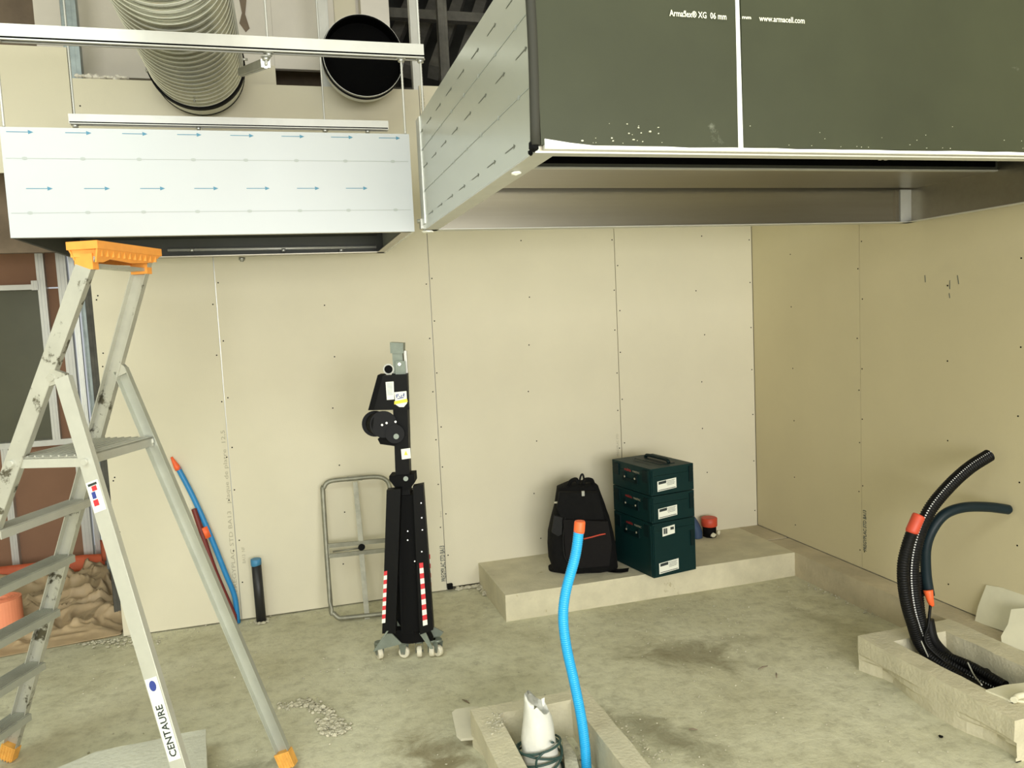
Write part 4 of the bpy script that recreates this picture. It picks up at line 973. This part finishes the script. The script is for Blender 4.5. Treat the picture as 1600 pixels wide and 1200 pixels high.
# ---- bright blue conduit
bcn = thing('blue_conduit', 'bright blue corrugated conduit rising from the centre concrete box', 'conduit', V((-2.1, -2.12, 0)))
def corr(bm, path, r0, r1, step=0.0042, seg=14, mifun=None):
    pts = resample(spline(path, 16), step); tube(bm, pts, lambda i: r1 if (i % 4) in (0, 1) else r0, seg, mifun=mifun); return pts
def BL(x, y): return PA(x, y, 1, -2.12)
bm = NB(); path = [BL(905, 826), BL(899, 868), BL(884, 925), BL(880, 965), BL(885, 1010), BL(897, 1065), BL(908, 1120), BL(914, 1165), BL(917, 1205)]
path[-1].z = max(path[-1].z, 0.0); path.append(path[-1]+V((0.01, 0, -0.03)))
path[-1].z = 0.0; corr(bm, path, 0.0174, 0.0186, 0.0019); link('pipe', bm, 'blue_conduit', bcn)
bm = NB(); tube(bm, [BL(904.5, 832), BL(905, 829), BL(906, 816), BL(906, 814)], lambda i: (0.0190, 0.0196, 0.0194, 0.0175)[i], 16)
ring_ = []
link('taped_end', bm, 'tape', bcn, label='orange taped end')
# ---- wrapped white bundle
wbn = thing('wrapped_bundle', 'white plastic wrapped pipe bundle tied with dark green cord', 'bundle', V((-2.27, -2.06, 0)))
def WB(x, y, d=0.0): return PP(x, y, V((-2.27, -2.06, 0))+E2*d, E2)
secs = [(1225, 812, 884), (1195, 817, 876), (1165, 815, 870), (1150, 814, 867), (1132, 816, 865), (1124, 817, 863), (1116, 818, 862), (1108, 819, 860), (1102, 819, 859), (1097, 820, 858)]
bm = NB(); rings = []; SEG = 24
for j, (py, xl, xr_) in enumerate(secs):
    a, b = WB(xl, py), WB(xr_, py); c = (a+b)/2; r_ = (b-a).length/2; ring = []
    for s in range(SEG):
        th = 2*math.pi*s/SEG; rr = r_*(1+0.05*math.sin(5*th+j)+0.04*math.sin(9*th+2*j))
        p_ = c+E1*math.cos(th)*r_+E2*math.sin(th)*rr; tilt = 0.0
        if j >= 6: tilt = -0.036*math.cos(th)*(j-5)/4-0.006*math.sin(5*th)*(j-5)/4
        p_.z += tilt; p_.z = max(0.0, p_.z); ring.append(bm.verts.new(p_))
    rings.append(ring)
for A, B in zip(rings, rings[1:]):
    for s in range(SEG):
        f = bm.faces.new((A[s], A[(s+1) % SEG], B[(s+1) % SEG], B[s])); f.smooth = True
bm.faces.new(rings[0][::-1])
# turned-in mouth
inner = [bm.verts.new(v.co.lerp(sum((q.co for q in rings[-1]), V())/SEG, 0.14)-UP*0.09) for v in rings[-1]]
for s in range(SEG):
    f = bm.faces.new((rings[-1][s], rings[-1][(s+1) % SEG], inner[(s+1) % SEG], inner[s])); f.smooth = True
bm.faces.new(inner); link('wrapping', bm, 'whitebag', wbn)
bm = NB(); prism(bm, [WB(846, 1092, -0.01), WB(851, 1090, -0.01), WB(851, 1102, -0.02), WB(848, 1104, -0.02)], E2*0.004); link('torn_flap', bm, 'whitebag', wbn)
def cordloop(yc, amp, rr, ph):
    pts = []
    for k in range(33):
        th = 2*math.pi*k/32; c = WB(842, yc); pts.append(c+E1*math.cos(th)*rr+E2*math.sin(th)*rr+UP*(amp*math.cos(th+ph)))
    return pts
for (yc, amp, rr, ph) in ((1163, 0.018, 0.078, 0.6), (1172, 0.022, 0.081, 2.4), (1183, 0.020, 0.084, 1.0), (1192, 0.026, 0.087, 3.6), (1178, 0.03, 0.084, 5.0)):
    bm = NB(); tube(bm, cordloop(yc, amp, rr, ph)[:-1], 0.0042, 8, closed=True); link('cord', bm, 'greenwire', wbn)
bm = NB(); tube(bm, spline([WB(862, 1160, -0.06), WB(868, 1160, 0.02), WB(873, 1158, 0.05), WB(877, 1172, 0.05), WB(874, 1195, 0.03)], 8), 0.004, 8)
tube(bm, spline([WB(850, 1175, -0.09), WB(838, 1190, -0.095), WB(842, 1215, -0.09)], 8), 0.004, 8); link('cord', bm, 'greenwire', wbn)
# rubble inside the centre box and loose stone slab
bm = NB()
for k in range(140):
    x, y = rs.uniform(-2.34, -2.08), rs.uniform(-2.6, -1.86); chunk(bm, (x, y, 0.004+0.01*rs.random()), 0.005+0.016*rs.random()**2, rnd=rs)
tag(link('rubble', bm, 'rubble'), 'grit and mortar crumbs inside the centre concrete box', 'rubble', kind='stuff')
bm = NB(); prism(bm, [PA(x, y, 2, 0.07) for x, y in ((878, 1155), (884, 1152), (900, 1180), (906, 1205), (884, 1205))], (0, 0, -0.05)); bevel(bm, 0.006, 2); tag(link('stone_shard', bm, 'rubble'), 'grey stone shard standing between white bundle and blue conduit', 'stone')
# crumbs on the box rim
bm = NB()
for k in range(90):
    u = PA(775+rs.gauss(0, 7), 1128+rs.gauss(0, 8), 2, 0.152); chunk(bm, u, 0.002+0.003*rs.random(), rnd=rs)
tag(link('mortar_crumbs', bm, 'rubble'), 'yellowish mortar crumbs on the rim of the centre box', 'rubble', kind='stuff')

# ================================================================== BLACK CONDUITS at the right
def CN(x, y, Y=-1.97): return PA(x, y, 1, Y)
def stripe_fun(k0): return lambda i, k: 1 if (k in k0 and (i % 4) in (0, 1)) else 0
def conduit(label, path, r0, r1, stripe=None, m='corrug_black', step=0.0027, seg=28):
    t = thing('black_conduit', label, 'conduit', (path[0].x, path[0].y, 0), 'conduits rising from the right pit box')
    bm = NB(); corr(bm, path, r0, r1, step, seg, stripe_fun(stripe) if stripe else None); link('pipe', bm, [m, 'stripe'], t); return t
pit = lambda x, y, z: V((x, y, z))
YC = -1.93
main = conduit('thickest black corrugated conduit with white stripe, curving up to the right', [pit(-0.30, -2.36, 0.035), pit(-0.325, -2.16, 0.05), CN(1466, 1026, -1.97), CN(1443, 985, YC), CN(1430, 940, YC), CN(1426, 890, YC), CN(1433, 845, YC), CN(1451, 800, YC), CN(1478, 765, YC), CN(1512, 733, YC), CN(1546, 711, YC)], 0.0250, 0.0280, stripe=(21,))
sec = conduit('black corrugated conduit with red capped top', [pit(-0.39, -2.36, 0.035), pit(-0.405, -2.16, 0.05), CN(1447, 1020, -1.96), CN(1424, 970, -1.95), CN(1413, 925, -1.95), CN(1411, 885, -1.95), CN(1417, 855, -1.95), CN(1426, 828, -1.95)], 0.0222, 0.0245)
bm = NB(); tube(bm, [CN(1424, 833, -1.95), CN(1425, 830, -1.95), CN(1435, 807, -1.95), CN(1436, 805, -1.95)], lambda i: (0.024, 0.0262, 0.0262, 0.024)[i], 18); link('cap', bm, 'tape_dark', sec, label='red cap')
thd = conduit('dark conduit leaning behind the striped one', [pit(-0.36, -2.26, 0.09), pit(-0.36, -2.10, 0.10), CN(1456, 1012, -1.92), CN(1441, 970, -1.905), CN(1436, 930, -1.90), CN(1434, 895, -1.90)], 0.017, 0.0195)
t = thing('smooth_conduit', 'smooth dark teal conduit bending out over the kerb', 'conduit', pit(-0.30, -1.95, 0), 'conduits rising from the right pit box')
bm = NB(); tp0 = resample(spline([CN(1452, 930, -1.93), CN(1447, 895, -1.92), CN(1447, 855, -1.92), CN(1458, 825, -1.93), CN(1477, 803, -1.94), CN(1505, 793, -1.95), CN(1540, 792, -1.96), CN(1568, 795, -1.97), CN(1579, 797, -1.97)], 12), 0.008); n_ = len(tp0)
tube(bm, tp0, lambda i: 0.022*min(1, 0.5+0.25*(n_-1-i)) if i > n_-4 else 0.022, 18); link('pipe', bm, 'teal', t)
bm = NB(); tube(bm, spline([CN(1450, 922, -1.94), CN(1453, 936, -1.95), CN(1456, 946, -1.95)], 4), lambda i: 0.020-0.0012*i, 14); link('tip', bm, 'tape', t, label='orange-red taped tip')
bm = NB(); tube(bm, spline([CN(1454, 944, -1.95), CN(1451, 975, -1.97), CN(1450, 1010, -1.98), pit(-0.36, -2.12, 0.03)], 8), 0.006, 8); link('tail', bm, 'corrug_black', t)
bm = NB(); tpz = resample(spline([CN(1450, 968, -1.93), CN(1458, 1000, -1.95), PA(1480, 1025, 2, 0.09), PA(1505, 1042, 2, 0.07), PA(1530, 1052, 2, 0.055), PA(1549, 1053, 2, 0.05)], 10), 0.006)
tube(bm, tpz, 0.024, 16); tag(link('black_conduit', bm, 'corrug_black'), 'smooth black conduit lying along the bottom of the right pit box', 'conduit', 'conduits rising from the right pit box')
for pth, lb in (([(1430, 980, 0.22), (1443, 1010, 0.16), (1452, 1030, 0.10)], 'thin pale cable strand in front of the black conduits'), ([(1512, 1035, 0.13), (1522, 1055, 0.10), (1534, 1070, 0.157)], 'thin pale cable tie lying over the pit conduit')):
    bm = NB(); tube(bm, spline([PA(x, y, 2, z) for x, y, z in pth], 8), 0.003, 6); tag(link('cable_strand', bm, 'wire'), lb, 'cable')
# board scraps near the right box
def scrap(name, label, px, ax, val, ext, m='ivory'):
    bm = NB(); prism(bm, [PA(x, y, ax, val) for x, y in px], ext); bevel(bm, 0.002, 1); return tag(link(name, bm, m), label, 'board scrap', 'board scraps')
def lean(px, P0, n, ext, name, label, m='ivory'):
    bm = NB(); prism(bm, [PP(x, y, P0, n) for x, y in px], ext); bevel(bm, 0.002, 1); return tag(link(name, bm, m), label, 'board scrap', 'board scraps')
nl = V((-1, 0, 0.22)).normalized()
lean([(1541, 914), (1565, 918), (1600, 930), (1640, 940), (1640, 1010), (1585, 992), (1523, 971), (1528, 948)], (-0.045, -1.85, 0.155), nl, nl*-0.012, 'board_scrap', 'larger cream board scrap leaning on the right wall')
nl2 = V((-1, -0.15, 0.45)).normalized()
lean([(1580, 952), (1600, 950), (1640, 955), (1640, 1040), (1600, 1018), (1565, 1004), (1564, 994), (1575, 975), (1577, 966)], (-0.15, -2.02, 0.158), nl2, nl2*-0.014, 'board_scrap', 'torn cream board scrap at the right picture edge')
bm = NB(); prism(bm, [PA(x, y, 2, 0.162) for x, y in ((1540, 1078), (1570, 1070), (1605, 1066), (1640, 1068), (1640, 1100), (1590, 1094), (1575, 1092))], (0, 0, -0.012)); bevel(bm, 0.003, 1)
tag(link('board_scrap', bm, 'ivory'), 'cream board scrap lying across the right pit box', 'board scrap', 'board scraps')
bm = NB(); tube(bm, spline([PA(1584, 1094, 2, 0.172), PA(1590, 1088, 2, 0.174), PA(1615, 1084, 2, 0.176)], 5), lambda i: 0.012, 8); tag(link('plaster_lump', bm, 'ivory'), 'pale plaster lump lying on the right pit box rim', 'plaster')
bm = NB()
for k in range(40): chunk(bm, (rs.uniform(-0.42, -0.29), rs.uniform(-2.44, -2.2), 0.01+0.02*rs.random()), 0.008+0.02*rs.random()**2, rnd=rs)
for k in range(12): chunk(bm, PA(1556+rs.uniform(-8, 10), 1058+rs.uniform(-8, 8), 2, 0.05), 0.010+0.01*rs.random(), rnd=rs)
tag(link('rubble', bm, 'rubble'), 'pale rubble inside the right pit box', 'rubble', kind='stuff')

# ================================================================== LEFT OPENING: dust sheet, orange strips
bm = NB()
def sheet(u, v):
    x = -5.6+u*1.56; y = -0.06+v*1.30
    if v < 0.3: y += (-0.12*(1-u)+0.10*u)*(0.3-v)/0.3
    p_ = V((x*2.1, y*2.6, 1.7)); q_ = p_+0.6*mn.noise_vector(p_*1.3); rdg = lambda z_: (1-min(1, 2.2*abs(mn.noise(z_))))**2; h = 0.055*rdg(q_)+0.045*rdg(q_*2.1+V((5, 1, 0)))+0.02*rdg(q_*4.6)
    e = min(1, v*7, (1-u)*14+0.15); return V((x, y, 0.002+h*e*(0.6+0.9*v)))
grid_surface(bm, 150, 130, sheet); bmesh.ops.solidify(bm, geom=bm.faces[:], thickness=-0.001)
tag(link('dust_sheet', bm, 'dustsheet'), 'crumpled tan plastic dust sheet on the floor beyond the ladder', 'dust sheet')
def strip(name, label, pts, h, m, lean_=0.0):
    bm = NB(); pts = resample(spline(pts, 10), 0.02); n = len(pts)
    for i in range(n-1):
        pass
    grid_surface(bm, n-1, 4, lambda u, v: pts[round(u*(n-1))]+UP*h*v+V((0, lean_*v, 0))); bmesh.ops.solidify(bm, geom=bm.faces[:], thickness=0.006)
    return tag(link(name, bm, m), label, 'foam strip', 'orange foam strips')
strip('foam_strip', 'long orange foam strip lying at the foot of the brown wall', [V((-5.3, 1.22, 0.05)), V((-4.95, 1.22, 0.05)), V((-4.75, 1.24, 0.045)), V((-4.55, 1.28, 0.05)), V((-4.36, 1.24, 0.05))], 0.10, 'orange_band', 0.05)
bm = NB(); c = V((-4.30, 1.22, 0.06)); cp_ = [c+V((0.085*math.cos(a*0.35-1.9), 0.05*math.sin(a*0.35-1.9), 0.004*a)) for a in range(14)]
pp_ = resample(cp_, 0.012); n = len(pp_); grid_surface(bm, n-1, 4, lambda u, v: pp_[round(u*(n-1))]+UP*0.15*v); bmesh.ops.solidify(bm, geom=bm.faces[:], thickness=0.006)
tag(link('foam_strip', bm, 'orange_roll'), 'curled orange foam strip end beside the metal stud', 'foam strip', 'orange foam strips')
bm = NB(); rc_ = PA(4, 975, 2, 0.06); rc_.z = 0.065; disc_ring(bm, rc_, UP, 0.04, 0.105, 0.145, 40)
for k in range(3): disc_ring(bm, rc_+UP*0.145, UP, 0.05+0.018*k, 0.055+0.018*k, 0.002, 40)
tag(link('foam_roll', bm, 'orange_roll'), 'orange foam strip roll standing on the dust sheet', 'foam roll')

# ================================================================== LOOSE RUBBLE
def pile(label, fn, n, rmin, rmax, m='rubble', name='rubble'):
    bm = NB()
    for k in range(n):
        p_ = fn(); r_ = rmin+(rmax-rmin)*rs.random()**3; chunk(bm, p_+UP*r_*0.3, r_, rnd=rs)
    return tag(link(name, bm, m), label, 'rubble', kind='stuff')
def along(pts, spread):
    def f():
        i = rs.randrange(len(pts)-1); t = rs.random(); a, b = pts[i], pts[i+1]
        x, y = a[0]+(b[0]-a[0])*t+rs.gauss(0, spread), a[1]+(b[1]-a[1])*t+rs.gauss(0, spread*0.5)
        p_ = PA(x, y, 2, 0.0); p_.y = min(p_.y, -0.01); return p_
    return f
pile('small heap of crushed mortar on the floor right of the ladder', along([(445, 1105), (475, 1098), (500, 1108), (520, 1120), (538, 1140), (510, 1146), (505, 1128), (522, 1135)], 6), 1000, 0.002, 0.0125)
pile('mortar rubble in the gap left of the plinth', along([(712, 914), (735, 912), (750, 916), (756, 926)], 4), 120, 0.004, 0.022)
pile('mortar crumbs at the end of the back wall by the dust sheet', along([(130, 1008), (165, 1004), (190, 998), (210, 1004), (245, 1000), (180, 1015)], 7), 260, 0.002, 0.012)
pile('mortar crumbs along the foot of the right kerb', along([(1262, 915), (1300, 930), (1340, 950), (1375, 965)], 4), 110, 0.0015, 0.008)
pile('fine grit along the foot of the back wall', along([(240, 992), (330, 978), (420, 968), (520, 953), (600, 942), (690, 925)], 5), 160, 0.0012, 0.006)
def anyfloor():
    while True:
        p_ = V((rs.uniform(-4.6, -0.2), rs.uniform(-2.9, -0.03), 0))
        if p_.y > -0.64 and p_.x > -2.0: continue
        if p_.x > -0.68 and p_.y < -1.75: continue
        if p_.x < -4.0 and p_.y > -0.1: continue
        if -2.47 < p_.x < -1.96 and -2.75 < p_.y < -1.75: continue
        return p_
pile('tiny stone chips scattered over the dusty floor', anyfloor, 2400, 0.0008, 0.0055)
pile('grit scattered beside the centre concrete box', along([(935, 1110), (960, 1130), (1000, 1165), (1040, 1195)], 9), 240, 0.001, 0.006)
for (px, py, L, a, lb) in ((1192, 1043, 0.06, 0.2, 'dark offcut sliver lying in the damp stain'), (1213, 1055, 0.05, 1.0, 'thin dark wire bit beside the damp stain'), (1083, 1140, 0.035, -0.4, 'small dark stick on the floor right of the centre box'), (728, 1096, 0.05, -1.1, 'dark wood sliver beside the broken plate')):
    p_ = PA(px, py, 2, 0.004); d_ = V((math.cos(a), math.sin(a), 0)); bm = NB(); tube(bm, [p_-d_*L/2, p_+UP*0.003, p_+d_*L/2], lambda i: (0.002, 0.004, 0.0015)[i], 6)
    tag(link('debris_sliver', bm, 'roughbrown'), lb, 'debris')
p_ = PA(1470, 1151, 2, 0.004); bm = NB(); chunk(bm, p_, 0.010, 0.5, rnd=rs); tag(link('dark_pebble', bm, 'black'), 'single dark pebble on the floor in front of the right box', 'pebble')
